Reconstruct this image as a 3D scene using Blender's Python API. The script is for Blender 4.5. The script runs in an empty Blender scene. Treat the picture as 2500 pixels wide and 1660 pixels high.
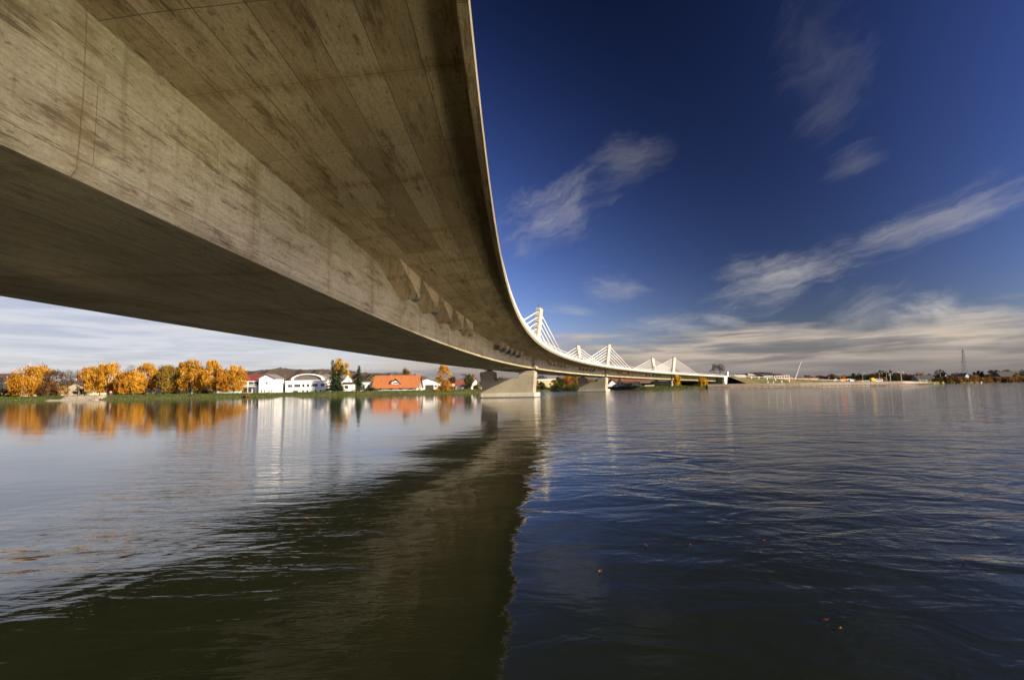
import bpy, math, random
import numpy as np
from mathutils import Vector, Matrix
R_=math.radians
sc=bpy.context.scene
# ------------------------------------------------------------------ camera
F,PITCH,ROLL,H=1282.4,.09158,.01652,1.826          # focal in photo pixels, tilt, roll, eye height over water
cam=bpy.data.cameras.new('camera'); cam.sensor_width=36; cam.lens=F/2500*36; cam.clip_start=.1; cam.clip_end=20000
co=bpy.data.objects.new('camera',cam); sc.collection.objects.link(co); sc.camera=co
_f=Vector((0,math.cos(PITCH),math.sin(PITCH))); _u=Vector((0,-math.sin(PITCH),math.cos(PITCH))); _r=Vector((1,0,0))
cr,sr=math.cos(ROLL),math.sin(ROLL)
rc,uc=_r*cr-_u*sr,_u*cr+_r*sr
co.matrix_world=Matrix(((rc.x,uc.x,-_f.x,0),(rc.y,uc.y,-_f.y,0),(rc.z,uc.z,-_f.z,H),(0,0,0,1)))
def W(px,py,Y):
    "photo pixel -> world point at depth Y"
    a=(px-1250)/F; b=(830-py)/F
    u=a*cr+b*sr; v=-a*sr+b*cr
    d=Vector((u,math.cos(PITCH)-v*math.sin(PITCH),math.sin(PITCH)+v*math.cos(PITCH)))
    return Vector((0,0,H))+d*(Y/d.y)
def onwater(px,py,z=0):
    p=W(px,py,1)-Vector((0,0,H)); t=(z-H)/p.z
    return Vector((0,0,H))+p*t
# ------------------------------------------------------------------ node helper
class G:
    def __init__(s,nt): s.nt=nt
    def n(s,typ,_o=0,**kw):
        nd=s.nt.nodes.new('ShaderNode'+typ)
        for k,v in kw.items():
            if k.startswith('p_'): setattr(nd,k[2:],v); continue
            key=int(k[1:]) if k[0]=='i' and k[1:].isdigit() else k.replace('_',' ')
            sk=nd.inputs[key]
            if isinstance(v,bpy.types.NodeSocket): s.nt.links.new(v,sk)
            else:
                if sk.type=='RGBA' and len(v)==3: v=(*v,1)
                sk.default_value=v
        return nd.outputs[_o] if len(nd.outputs) else nd
    def m(s,op,a,b=0,c=0,clamp=False): return s.n('Math',p_operation=op,p_use_clamp=clamp,i0=a,i1=b,i2=c)
    def v(s,op,a,b=(0,0,0),o=0): return s.n('VectorMath',_o=o,p_operation=op,i0=a,i1=b)
    def mix(s,f,a,b,t='MIX'): return s.n('MixRGB',p_blend_type=t,i0=f,i1=a,i2=b)
    def ramp(s,f,lo,hi,a=0,b=1,smooth=True):
        return s.n('MapRange',p_interpolation_type='SMOOTHSTEP' if smooth else 'LINEAR',i0=f,i1=lo,i2=hi,i3=a,i4=b)
    def noise(s,vec,sc_,det=4,rough=.55,dist=0,o=0): return s.n('TexNoise',_o=o,Vector=vec,Scale=sc_,Detail=det,Roughness=rough,Distortion=dist)
    def map(s,vec,scale=(1,1,1),rot=(0,0,0),loc=(0,0,0)): return s.n('Mapping',Vector=vec,Scale=scale,Rotation=rot,Location=loc)
# ------------------------------------------------------------------ sun and sky
EXPO=1.08                           # the photograph is exposed for the shaded underside
SUN_AZ,SUN_EL=R_(122.5),R_(22.3)     # azimuth from +y towards +x
L=Vector((math.cos(SUN_EL)*math.sin(SUN_AZ),math.cos(SUN_EL)*math.cos(SUN_AZ),math.sin(SUN_EL)))
sl=bpy.data.lights.new('sun','SUN'); sl.energy=5.0; sl.angle=R_(.5); sl.color=(1,.85,.62)
so=bpy.data.objects.new('sun',sl); sc.collection.objects.link(so)
so.rotation_euler=L.to_track_quat('Z','Y').to_euler()
wd=bpy.data.worlds.new('World'); sc.world=wd; wd.use_nodes=True
wt=wd.node_tree; wt.nodes.clear(); g=G(wt)
sky=g.nt.nodes.new('ShaderNodeTexSky'); sky.sky_type='NISHITA'; sky.sun_disc=False
sky.sun_elevation=SUN_EL; sky.sun_rotation=SUN_AZ; sky.altitude=200; sky.air_density=1.0; sky.dust_density=.6; sky.ozone_density=2.0
tc=g.n('TexCoord'); 
sep=g.nt.nodes.new('ShaderNodeSeparateXYZ'); g.nt.links.new(tc,sep.inputs[0]); X,Y,Z=sep.outputs
az=g.m('ARCTAN2',X,Y); el=g.m('ARCSINE',Z)
skyc=g.n('Gamma',Color=g.mix(1,sky.outputs[0],(.1,.1,.1),'MULTIPLY'),Gamma=1.9)
cg=g.v('DOT_PRODUCT',tc,tuple(L),o=1)
pol=g.m('MULTIPLY',g.ramp(el,.42,1.1,1,.40),g.m('SUBTRACT',1,g.m('MULTIPLY',.72,g.m('POWER',g.m('SUBTRACT',1,g.m('MULTIPLY',cg,cg)),6))))   # polarising filter: darkest at right angles to the sun
skyc=g.mix(1,skyc,g.n('CombineXYZ',i0=g.m('MULTIPLY',pol,3.0*1.02),i1=g.m('MULTIPLY',pol,2.2),i2=g.m('MULTIPLY',pol,2.75)),'MULTIPLY')
ae=g.n('CombineXYZ',i0=az,i1=el,i2=0.0)
def px2ae(px,py):
    d=(W(px,py,1)-Vector((0,0,H))).normalized(); return math.atan2(d.x,d.y),math.asin(d.z)
def wisp(x0,y0,x1,y1,wid,amp,seed,st=5,fine=1.0):
    "one cirrus streak between two directions, feathered along its length"
    a0,e0=px2ae(x0,y0); a1,e1=px2ae(x1,y1); ph=math.atan2(e1-e0,a1-a0); ln=math.hypot(a1-a0,e1-e0)/2
    c=((a0+a1)/2,(e0+e1)/2,0)
    p=g.n('VectorRotate',p_rotation_type='Z_AXIS',Vector=g.v('SUBTRACT',ae,c),Angle=-ph)
    warp=g.noise(g.v('ADD',p,(seed,0,0)),9,3,.6,o=1)
    p2=g.v('ADD',p,g.v('MULTIPLY',g.v('SUBTRACT',warp,(.5,.5,.5)),(ln*.5,wid*1.1,0)))
    q=g.v('MULTIPLY',p2,(1/ln,1/wid,0))
    r=g.v('LENGTH',q,o=1)
    mk=g.ramp(r,1.5,.0)
    curl=g.noise(g.map(p2,(4*fine,9*fine,1),loc=(seed,seed,0)),1,4,.6,o=1)
    p3=g.v('ADD',p2,g.v('MULTIPLY',g.v('SUBTRACT',curl,(.5,.5,.5)),(.10/fine,.045/fine,0)))
    n1=g.noise(g.map(p3,(6*fine,9*st*fine,1),(0,0,.10),(seed,seed,0)),1,10,.66)
    n2=g.noise(g.map(p3,(7*fine,14*fine,1),(0,0,-.35),(seed+4,seed,0)),1,9,.7)
    v=g.m('ADD',g.m('MULTIPLY',mk,.72),g.m('ADD',g.m('MULTIPLY',g.m('SUBTRACT',n1,.5),1.25),g.m('MULTIPLY',g.m('SUBTRACT',n2,.5),.8)))
    return g.m('MULTIPLY',g.m('MULTIPLY',g.ramp(v,.15,1.35),g.ramp(mk,.0,.3)),amp)
ws=[wisp(1200,620,1500,420,.075,.55,3,2.5,1.6),wisp(1420,440,1640,360,.06,.28,5,3),
    wisp(1720,730,2120,620,.055,.95,8,3.5,1.3),wisp(1950,660,2620,400,.04,.62,11,6),wisp(1730,680,1900,640,.03,.5,13,3,1.6),
    wisp(1400,690,1600,715,.035,.5,15,2.5,2),wisp(1900,250,2120,20,.11,.12,17,3),wisp(1930,330,2130,190,.045,.16,19,4),wisp(2000,430,2170,360,.03,.2,21,4),
    wisp(1950,830,2250,730,.06,.55,23,3,1.3),wisp(2100,790,2650,790,.055,1.5,25,2,1.6),wisp(2190,758,2330,768,.018,1.2,33,2,2),wisp(1480,800,1760,770,.02,.7,35,4,2),wisp(1300,745,1480,770,.014,.6,37,4,2),wisp(1660,770,1850,790,.018,.8,27,4,2),wisp(1560,795,1780,810,.016,.8,29,4,2),wisp(1800,800,2050,815,.016,.9,31,4,2)]
cov=ws[0]
for w in ws[1:]: cov=g.m('MAXIMUM',cov,w)
# low cloud deck along the horizon, streaked flat
pl=g.v('MULTIPLY',ae,(5,60,0))
dk=g.noise(pl,1,7,.6,.4)
edge=g.m('ADD',el,g.m('MULTIPLY',g.m('SUBTRACT',g.noise(g.v('MULTIPLY',ae,(6,40,0)),1,5,.6),.5),.11))
lft=g.ramp(az,-.02,-.45)                                     # thicker overcast towards the left
top=g.m('ADD',.095,g.m('MULTIPLY',lft,.20))
deck=g.ramp(g.m('SUBTRACT',top,edge),-.02,.035)
deck=g.m('MULTIPLY',deck,g.m('MAXIMUM',g.ramp(el,.075,.03),g.m('MAXIMUM',g.m('MULTIPLY',lft,.9),g.m('ADD',.42,g.m('MULTIPLY',g.ramp(dk,.36,.60),.55)))))
# broken cirrus over the unseen rest of the sky
oth=g.m('MULTIPLY',g.ramp(g.noise(g.v('MULTIPLY',ae,(2,7,0)),1,8,.65,.5),.52,.8),g.m('MULTIPLY',.4,g.ramp(az,-.1,-.5)))
bank=g.ramp(dk,.33,.66)
warm=g.mix(bank,(.23,.215,.22),(.64,.53,.43))
warm=g.mix(g.ramp(el,.07,.0),warm,(.225,.205,.205))
cool=g.mix(bank,(.47,.49,.55),(.72,.71,.72))
dcol=g.mix(lft,warm,cool)
col=g.mix(g.m('MAXIMUM',cov,oth,clamp=True),skyc,(.52,.50,.49))
col=g.mix(deck,col,dcol)
bg=g.n('Background',Color=col,Strength=2**-EXPO)
g.n('OutputWorld',Surface=bg)
wd.cycles.sampling_method='MANUAL'; wd.cycles.sample_map_resolution=1024
# ------------------------------------------------------------------ render settings
sc.render.engine='CYCLES'
c=sc.cycles; c.use_denoising=True; c.max_bounces=6; c.diffuse_bounces=4; c.glossy_bounces=4; c.transmission_bounces=2; c.transparent_max_bounces=4
c.caustics_reflective=True; c.caustics_refractive=False; c.blur_glossy=.12; c.sample_clamp_indirect=60; c.use_adaptive_sampling=True; c.adaptive_threshold=.01
try: c.denoising_input_passes='RGB_ALBEDO_NORMAL'; c.denoiser='OPENIMAGEDENOISE'
except Exception: pass
vs=sc.view_settings; vs.view_transform='Standard'; vs.look='None'; vs.exposure=EXPO; vs.gamma=1; vs.use_curve_mapping=False
# ------------------------------------------------------------------ object helpers
rng=np.random.default_rng(7); random.seed(7)
def mesh(name,V,Fs,mats,parent=None,uv=None,mi=None,smooth=False,att=None,loc=None):
    me=bpy.data.meshes.new(name)
    V=np.asarray(V,float).reshape(-1,3)
    if isinstance(Fs,np.ndarray):
        nf,k=Fs.shape
        me.vertices.add(len(V)); me.vertices.foreach_set('co',V.ravel())
        me.loops.add(nf*k); me.loops.foreach_set('vertex_index',Fs.ravel().astype(np.int32))
        me.polygons.add(nf); me.polygons.foreach_set('loop_start',np.arange(0,nf*k,k,dtype=np.int32))
        me.update(calc_edges=True)
    else: me.from_pydata([tuple(v) for v in V],[],Fs); me.update()
    for m in (mats if isinstance(mats,(list,tuple)) else [mats]): me.materials.append(m)
    if mi is not None: me.polygons.foreach_set('material_index',np.asarray(mi,np.int32))
    if uv is not None:
        l=me.uv_layers.new(name='UVMap'); l.data.foreach_set('uv',np.asarray(uv,np.float32).ravel())
    if att is not None:
        a=me.attributes.new('tone','FLOAT','FACE'); a.data.foreach_set('value',np.asarray(att,np.float32))
    if smooth: me.polygons.foreach_set('use_smooth',[True]*len(me.polygons))
    o=bpy.data.objects.new(name,me); sc.collection.objects.link(o)
    if parent is not None: o.parent=parent
    if loc is not None: o.location=loc
    return o
def tag(o,label,cat,group=None):
    o['label']=label; o['category']=cat
    if group: o['group']=group
    return o
def thing(name,label,cat,loc=(0,0,0),rz=0,group=None):
    o=bpy.data.objects.new(name,None); sc.collection.objects.link(o); o.location=loc; o.rotation_euler=(0,0,rz); o.empty_display_size=.5
    return tag(o,label,cat,group)
def struct(o): o['kind']='structure'; return o
class MB:
    "collects simple solids into one mesh"
    def __init__(s): s.V=[];s.F=[];s.M=[]
    def add(s,V,Fs,m=0):
        b=len(s.V); s.V+= [tuple(v) for v in V]; s.F+=[tuple(i+b for i in f) for f in Fs]; s.M+=[m]*len(Fs); return s
    def box(s,x0,x1,y0,y1,z0,z1,m=0):
        return s.add([(x0,y0,z0),(x1,y0,z0),(x1,y1,z0),(x0,y1,z0),(x0,y0,z1),(x1,y0,z1),(x1,y1,z1),(x0,y1,z1)],
            [(0,3,2,1),(4,5,6,7),(0,1,5,4),(1,2,6,5),(2,3,7,6),(3,0,4,7)],m)
    def prism(s,pts,y0,y1,m=0):
        "x-z polygon (counter-clockwise seen from -y) pulled from y0 to y1"
        n=len(pts); return s.add([(x,y0,z) for x,z in pts]+[(x,y1,z) for x,z in pts],
            [tuple(range(n)),tuple(range(2*n-1,n-1,-1))]+[(i,i+n,(i+1)%n+n,(i+1)%n) for i in range(n)],m)
    def tube(s,a,b,r0,r1=None,k=8,m=0,cap=True):
        a,b=Vector(a),Vector(b); r1=r0 if r1 is None else r1
        d=(b-a).normalized(); u=d.orthogonal().normalized(); w=d.cross(u)
        V=[]
        for p,r in ((a,r0),(b,r1)):
            for i in range(k):
                t=2*math.pi*i/k; V.append(p+u*(r*math.cos(t))+w*(r*math.sin(t)))
        Fs=[(i,(i+1)%k,(i+1)%k+k,i+k) for i in range(k)]
        if cap: Fs+=[tuple(range(k-1,-1,-1)),tuple(range(k,2*k))]
        return s.add(V,Fs,m)
    def build(s,name,mats,parent=None,smooth=False,loc=None): return mesh(name,s.V,s.F,mats,parent,mi=s.M,smooth=smooth,loc=loc)
# ------------------------------------------------------------------ materials
def material(name):
    m=bpy.data.materials.new(name); m.use_nodes=True; nt=m.node_tree; nt.nodes.clear(); return m,G(nt)
def out(g,sh): g.n('OutputMaterial',Surface=sh)
def plain(name,col,rough=.7,var=.25,scale=1.5,metal=0,spec=.4):
    m,g=material(name); p=g.n('TexCoord',_o=3)
    n=g.noise(p,scale,5,.6); n2=g.noise(p,scale*.13,3)
    f=g.m('ADD',g.m('MULTIPLY',n,.6),g.m('MULTIPLY',n2,.4))
    a=tuple(x*(1-var) for x in col); b=tuple(min(1,x*(1+var)) for x in col)
    cl=g.mix(g.ramp(f,.3,.7),a,b)
    out(g,g.n('BsdfPrincipled',Base_Color=cl,Roughness=rough,Metallic=metal,**{'Specular_IOR_Level':spec})); return m
def concrete(name,c0,c1,row=.62,length=5.0,dirt=.6,seam=.55,vert=0.0,boards=.5,joint=0.0,panel_mix=.35,tide=0,offset=.37,speck=.75):
    "cast concrete over a (length, girth) map in metres: boards, panels, seams, stains, runs, pour joints"
    m,g=material(name); uv=g.n('TexCoord',_o=2)
    br=g.nt.nodes.new('ShaderNodeTexBrick'); br.offset=offset; br.inputs['Scale'].default_value=1
    for k,v in (('Color1',(.0,.0,.0,1)),('Color2',(1,1,1,1)),('Mortar',(.5,.5,.5,1)),('Mortar Size',.010),('Mortar Smooth',.3),('Brick Width',length),('Row Height',row)): br.inputs[k].default_value=v
    wob=g.noise(uv,.7,2,.5,o=1)
    g.nt.links.new(g.v('ADD',uv,g.v('MULTIPLY',g.v('SUBTRACT',wob,(.5,.5,.5)),(.05,.02,0))),br.inputs['Vector'])
    panel=br.outputs[0]; mort=br.outputs[1]
    grain=g.noise(g.map(uv,(1.1,17,1)),1,5,.7,.15)
    fine=g.noise(g.map(uv,(3,9,1)),3,5,.75)
    cloud=g.noise(uv,.32,6,.62,.4)
    patch=g.noise(g.map(uv,(.30,1.7,1),loc=(7,3,0)),1,10,.74,.2)
    blot=g.noise(g.map(uv,(.9,6.5,1),loc=(1,9,0)),1,9,.78,.1)
    runs=g.noise(g.map(uv,(3.6,.30,1)),1,6,.7,.1)
    spots=g.noise(g.map(uv,(1.3,2.9,1)),4.5,7,.78)
    base=g.mix(g.ramp(cloud,.32,.68),c0,c1)
    bs=g.nt.nodes.new('ShaderNodeSeparateXYZ'); g.nt.links.new(g.v('ADD',uv,g.v('MULTIPLY',g.v('SUBTRACT',wob,(.5,.5,.5)),(.2,.012,0))),bs.inputs[0])
    bid=g.m('ADD',g.m('FLOOR',g.m('DIVIDE',bs.outputs[1],.145)),g.m('MULTIPLY',g.m('FLOOR',g.m('DIVIDE',bs.outputs[0],length*.77)),37.3))
    wn=g.nt.nodes.new('ShaderNodeTexWhiteNoise'); wn.noise_dimensions='1D'; g.nt.links.new(bid,wn.inputs['W']); btone=wn.outputs[0]
    ble=g.ramp(g.m('ABSOLUTE',g.m('SUBTRACT',g.m('FRACT',g.m('DIVIDE',bs.outputs[1],.145)),.5)),.44,.49)
    lt=tuple(min(.85,x*1.28) for x in c1); dk=tuple(x*.36*k for x,k in zip(c0,(1,.90,.72))); rust=tuple(x*k for x,k in zip(c0,(.60,.50,.34)))
    base=g.mix(g.m('MULTIPLY',panel,panel_mix),base,lt)
    base=g.mix(g.m('MULTIPLY',g.ramp(g.m('SUBTRACT',.55,panel),.0,.5),panel_mix*.75),base,rust)
    base=g.mix(g.m('MULTIPLY',g.ramp(btone,.55,1.0),boards*.45),base,rust)
    base=g.mix(g.m('MULTIPLY',g.m('MULTIPLY',ble,g.ramp(cloud,.35,.6)),boards*.45),base,dk)
    base=g.mix(g.m('MULTIPLY',g.ramp(patch,.48,.66),dirt*.62),base,rust)
    base=g.mix(g.m('MULTIPLY',g.ramp(g.m('ADD',g.m('MULTIPLY',patch,.40),g.m('MULTIPLY',blot,.60)),.522,.592),dirt*.85),base,dk)
    base=g.mix(g.m('MULTIPLY',g.ramp(grain,.46,.70),boards*.6),base,dk)
    base=g.mix(g.m('MULTIPLY',g.ramp(grain,.48,.30),boards*.35),base,lt)
    efl=g.noise(g.map(uv,(.8,4.0,1),loc=(13,2,0)),1,9,.78,.15)
    base=g.mix(g.m('MULTIPLY',g.ramp(efl,.55,.66),.45*boards+.1),base,lt)
    if vert: base=g.mix(g.m('MULTIPLY',g.ramp(runs,.52,.70),vert),base,dk)
    base=g.mix(g.m('MULTIPLY',g.ramp(spots,.545,.645),speck*dirt),base,dk)
    base=g.mix(g.ramp(fine,.34,.68,.0,.36),base,dk)
    if joint:
        sp=g.nt.nodes.new('ShaderNodeSeparateXYZ'); g.nt.links.new(g.v('ADD',uv,g.v('MULTIPLY',g.v('SUBTRACT',wob,(.5,.5,.5)),(.16,0,0))),sp.inputs[0])
        fr=g.m('MULTIPLY',g.m('ABSOLUTE',g.m('SUBTRACT',g.m('FRACT',g.m('DIVIDE',g.m('ADD',sp.outputs[0],200.35),joint)),.5)),joint)
        band=g.ramp(g.m('ADD',fr,g.m('MULTIPLY',g.m('SUBTRACT',cloud,.5),.5)),.38,.05)
        base=g.mix(g.m('MULTIPLY',g.m('MULTIPLY',band,g.ramp(blot,.38,.6)),.75),base,rust)
        base=g.mix(g.m('MULTIPLY',g.ramp(fr,.014,.006),.3),base,dk)
        mort=g.m('MAXIMUM',mort,g.m('MULTIPLY',g.ramp(fr,.014,.006),.5))
    base=g.mix(g.m('MULTIPLY',mort,seam),base,tuple(x*.28 for x in c0))
    if tide:
        ps=g.nt.nodes.new('ShaderNodeSeparateXYZ'); g.nt.links.new(g.n('TexCoord',_o=3),ps.inputs[0])
        base=g.mix(g.m('MULTIPLY',g.ramp(g.m('ADD',ps.outputs[2],g.m('MULTIPLY',g.m('SUBTRACT',runs,.5),.5)),tide+.12,tide-.1),.88),base,(.045,.045,.028))
    hgt=g.m('SUBTRACT',g.m('ADD',g.m('MULTIPLY',grain,.35),g.m('MULTIPLY',fine,.35)),g.m('MULTIPLY',mort,.9))
    bp=g.n('Bump',Strength=.7,Distance=.03,Height=hgt)
    out(g,g.n('BsdfPrincipled',Base_Color=base,Roughness=.85,Normal=bp,**{'Specular_IOR_Level':.25})); return m
M={}
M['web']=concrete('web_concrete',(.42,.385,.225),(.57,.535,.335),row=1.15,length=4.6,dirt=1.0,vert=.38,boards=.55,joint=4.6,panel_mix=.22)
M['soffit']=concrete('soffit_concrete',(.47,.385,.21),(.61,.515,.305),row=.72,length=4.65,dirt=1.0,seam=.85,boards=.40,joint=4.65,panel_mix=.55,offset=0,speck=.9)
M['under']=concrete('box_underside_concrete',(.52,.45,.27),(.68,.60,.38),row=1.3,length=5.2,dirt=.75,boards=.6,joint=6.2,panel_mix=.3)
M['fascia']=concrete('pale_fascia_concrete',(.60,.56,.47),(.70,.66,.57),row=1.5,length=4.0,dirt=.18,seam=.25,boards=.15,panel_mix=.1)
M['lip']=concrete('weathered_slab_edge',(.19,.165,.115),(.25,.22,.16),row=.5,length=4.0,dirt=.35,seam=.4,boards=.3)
M['mast']=concrete('mast_concrete',(.42,.40,.34),(.50,.475,.41),row=3,length=3,dirt=.2,seam=.2,boards=.15,panel_mix=.1)
M['footing']=concrete('footing_concrete',(.50,.47,.39),(.58,.55,.47),row=1.5,length=2.6,dirt=.3,seam=.5,boards=.15,vert=.25,panel_mix=.2,tide=.16)
M['pier']=concrete('pier_concrete',(.30,.275,.20),(.38,.35,.265),row=2.0,length=2.7,dirt=.25,seam=.4,vert=.2,boards=.3,panel_mix=.2)
M['white']=plain('white_paint',(.80,.78,.74),.5,.05)
M['hole']=plain('dark_opening',(.05,.045,.04),.8)
M['rubber']=plain('dark_bearing',(.045,.043,.04),.7)
M['capm']=plain('grey_blue_cap',(.10,.135,.15),.45,.3,4)
M['road']=plain('asphalt',(.055,.055,.058),.9,.2,2)
M['steel']=plain('galvanised_steel',(.42,.42,.42),.45,.15,1,.6)
M['dsteel']=plain('dark_weathered_steel',(.10,.105,.11),.6,.2)
M['wood']=plain('weathered_timber',(.16,.10,.06),.85,.3,3)
M['tan']=plain('tan_pole_paint',(.45,.38,.28),.7,.15)
M['bark']=plain('brown_bark',(.10,.075,.055),.9,.35,3)
M['birchbark']=plain('pale_birch_bark',(.42,.38,.33),.85,.45,4)
M['glass']=plain('dark_window_glass',(.035,.045,.06),.12,.2,1,0,.6)
M['tyre']=plain('tyre_rubber',(.02,.02,.02),.8)
def walls(n,c): M[n]=plain(n,c,.85,.10,.6)
for n,c in (('wall_white',(.80,.79,.77)),('tent_canvas',(.42,.42,.42)),('wall_grey',(.26,.25,.24)),('wall_cream',(.46,.40,.28)),('wall_beige',(.36,.30,.23)),('wall_yellow',(.5,.44,.24)),('wall_bluish',(.36,.42,.45)),('wall_dark',(.12,.11,.10))): walls(n,c)
def roofm(n,c):
    m,g=material(n); p=g.n('TexCoord',_o=3)
    wv=g.n('TexWave',p_bands_direction='X',Vector=p,Scale=1.1,Distortion=.3)
    br=g.noise(p,1.4,5,.65)
    cl=g.mix(g.ramp(br,.3,.7),tuple(x*.72 for x in c),tuple(min(1,x*1.15) for x in c))
    cl=g.mix(g.m('MULTIPLY',wv,.15),cl,tuple(x*.5 for x in c))
    out(g,g.n('BsdfPrincipled',Base_Color=cl,Roughness=.8)); M[n]=m
for n,c in (('roof_red',(0.198,0.039,0.028)),('roof_orange',(.40,.135,.042)),('roof_brown',(0.094,0.050,0.039)),('roof_grey',(0.182,0.165,0.149)),('roof_dark',(.03,.028,.028)),('roof_rust',(0.198,0.066,0.039))): roofm(n,c)
def leaves(name,cs,trans=.35):
    "leaf colour varies from spray to spray through the face attribute"
    m,g=material(name); t=g.n('Attribute',_o=2,p_attribute_name='tone')
    c=g.mix(g.ramp(t,0,.5,smooth=False),cs[0],cs[1]); c=g.mix(g.ramp(t,.5,1,smooth=False),c,cs[2])
    d=g.n('BsdfDiffuse',Color=c); tr=g.n('BsdfTranslucent',Color=c)
    out(g,g.n('MixShader',i0=trans,i1=d,i2=tr)); M[name]=m
leaves('gold',((.24,.105,.013),(.48,.24,.026),(.62,.36,.05)))
leaves('amber',((.20,.08,.011),(.40,.175,.019),(.53,.265,.035)))
leaves('yellowgold',((.28,.15,.01),(.50,.285,.018),(.62,.39,.04)))
leaves('olivegold',((.11,.07,.014),(.22,.135,.022),(.31,.21,.035)))
leaves('russet',((.055,.028,.014),(.10,.052,.025),(.15,.082,.04)))
leaves('greenleaf',((.03,.042,.009),(.06,.075,.018),(.11,.11,.03)))
leaves('needle',((.014,.028,.012),(.028,.048,.02),(.05,.075,.03)),.1)
leaves('bluespruce',((.03,.045,.045),(.05,.07,.068),(.08,.10,.095)),.1)
leaves('reedtan',((.14,.075,.025),(.22,.125,.045),(.28,.18,.075)))
leaves('reedbrown',((.06,.038,.014),(.10,.06,.022),(.14,.09,.04)))
leaves('darkgreen',((.018,.026,.012),(.03,.042,.02),(.055,.065,.03)),.15)
leaves('grassblade',((.05,.075,.018),(.09,.12,.03),(.16,.15,.05)))
leaves('orangeleaf',((.20,.05,.012),(.26,.09,.03),(.24,.13,.05)))
# ------------------------------------------------------------------ water
def make_water():
    m,g=material('river_water'); p=g.n('TexCoord',_o=3)
    sp=g.nt.nodes.new('ShaderNodeSeparateXYZ'); g.nt.links.new(p,sp.inputs[0]); x,y=sp.outputs[0],sp.outputs[1]
    big=g.noise(p,.035,3,.5,.3)
    # rougher stretch to the right of the bridge, calmer pool on the left
    rt=g.ramp(g.m('ADD',g.m('SUBTRACT',x,g.m('MULTIPLY',y,.03)),g.m('MULTIPLY',g.m('SUBTRACT',big,.5),10)),-3,6)
    near=g.ramp(y,26,8)
    flat_back=g.ramp(y,-4,5,.12,1)      # unseen water flattened behind the viewer, to sharpen sunlight bounced under the deck
    rt=g.m('MULTIPLY',rt,flat_back)
    wv=lambda sx,sy,r,d,w,ro=.5: g.noise(g.map(p,(sx,sy,1),(0,0,r)),1,d,ro,w)
    sw=wv(.26,.46,.20,2,.8)           # long swell ~2-4 m
    md=wv(1.0,1.5,-.25,3,.7)          # wavelets
    fn=wv(3.2,5.2,.3,3,.9,.6)        # ripples
    cat=g.ramp(wv(.10,.33,.38,3,1.0),.50,.66)   # cat's-paw streaks of rippled water
    band=g.m('MULTIPLY',g.ramp(g.m('ABSOLUTE',g.m('SUBTRACT',g.m('ADD',g.m('MULTIPLY',y,.42),g.m('MULTIPLY',x,1.0)),-1.2)),4.5,.8),g.ramp(x,2,-2))  # eddy line drifting in from the left
    wake=wv(.8,3.4,-.5,4,.6,.55)
    h=g.m('MULTIPLY',sw,g.m('ADD',.007,g.m('MULTIPLY',rt,.078)))
    h=g.m('ADD',h,g.m('MULTIPLY',md,g.m('ADD',g.m('MULTIPLY',near,.0030),g.m('ADD',.0016,g.m('MULTIPLY',rt,.040)))))
    h=g.m('ADD',h,g.m('MULTIPLY',fn,g.m('ADD',g.m('ADD',.0006,g.m('MULTIPLY',rt,.0042)),g.m('MULTIPLY',g.m('ADD',g.m('MULTIPLY',cat,g.ramp(x,-14,2)),g.m('MULTIPLY',band,.8)),.0036))))
    h=g.m('MULTIPLY',h,g.m('ADD',.25,g.m('MULTIPLY',flat_back,1.0)))
    h=g.m('ADD',h,g.m('MULTIPLY',wake,g.m('MULTIPLY',band,.020)))
    # smooth back of a spreading wake ridge that crosses the left foreground
    def ridge(a,b,wd,A,sd):
        P0,P1=onwater(*a),onwater(*b); d=(P1-P0); ln=d.length; d.normalize(); nx,ny=-d.y,d.x
        if ny<0: nx,ny=-nx,-ny
        wp=g.m('MULTIPLY',g.m('SUBTRACT',g.noise(g.v('ADD',p,(sd,0,0)),.5,3,.6,.4),.5),1.5)
        xx=g.m('SUBTRACT',x,P0.x); yy=g.m('SUBTRACT',y,P0.y)
        q=g.m('ADD',g.m('ADD',g.m('MULTIPLY',xx,nx),g.m('MULTIPLY',yy,ny)),wp)
        t=g.m('ADD',g.m('MULTIPLY',xx,d.x),g.m('MULTIPLY',yy,d.y))
        return g.m('MULTIPLY',g.m('MULTIPLY',g.m('MULTIPLY',g.ramp(q,0,wd,1,0),g.ramp(q,-3.5,-.2)),A),g.m('MULTIPLY',g.ramp(t,ln*1.25,ln*.45),g.ramp(t,-9,-3)))
    h=g.m('ADD',h,ridge((0,1500),(640,1350),3.0,.116,3))
    h=g.m('ADD',h,ridge((250,1340),(1000,1130),4.0,.085,9))
    bp=g.n('Bump',Strength=1.0,Distance=1.0,Height=h)
    murk=g.mix(g.ramp(big,.3,.7),(.0078,.0096,.0044),(.0110,.0132,.0058))
    # added rough patches behind and right of the viewer bounce sun onto the underside
    rgh=g.m('ADD',.05,g.m('ADD',g.m('MULTIPLY',g.m('MULTIPLY',g.ramp(y,4,-4),g.ramp(x,0,4)),.22),g.m('MULTIPLY',g.m('MULTIPLY',g.m('MULTIPLY',g.ramp(x,3,6),g.ramp(x,24,15)),g.m('MULTIPLY',g.ramp(y,3,10),g.ramp(y,75,45))),.06)))
    out(g,g.n('BsdfPrincipled',Base_Color=murk,Roughness=rgh,IOR=1.333,Normal=bp,**{'Specular_IOR_Level':.5,'Specular_Tint':(.98,.99,.76,1)}))
    o=mesh('river_water',[(-6000,-3000,0),(6000,-3000,0),(6000,7000,0),(-6000,7000,0)],[(0,1,2,3)],m); struct(o)
make_water()
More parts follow.
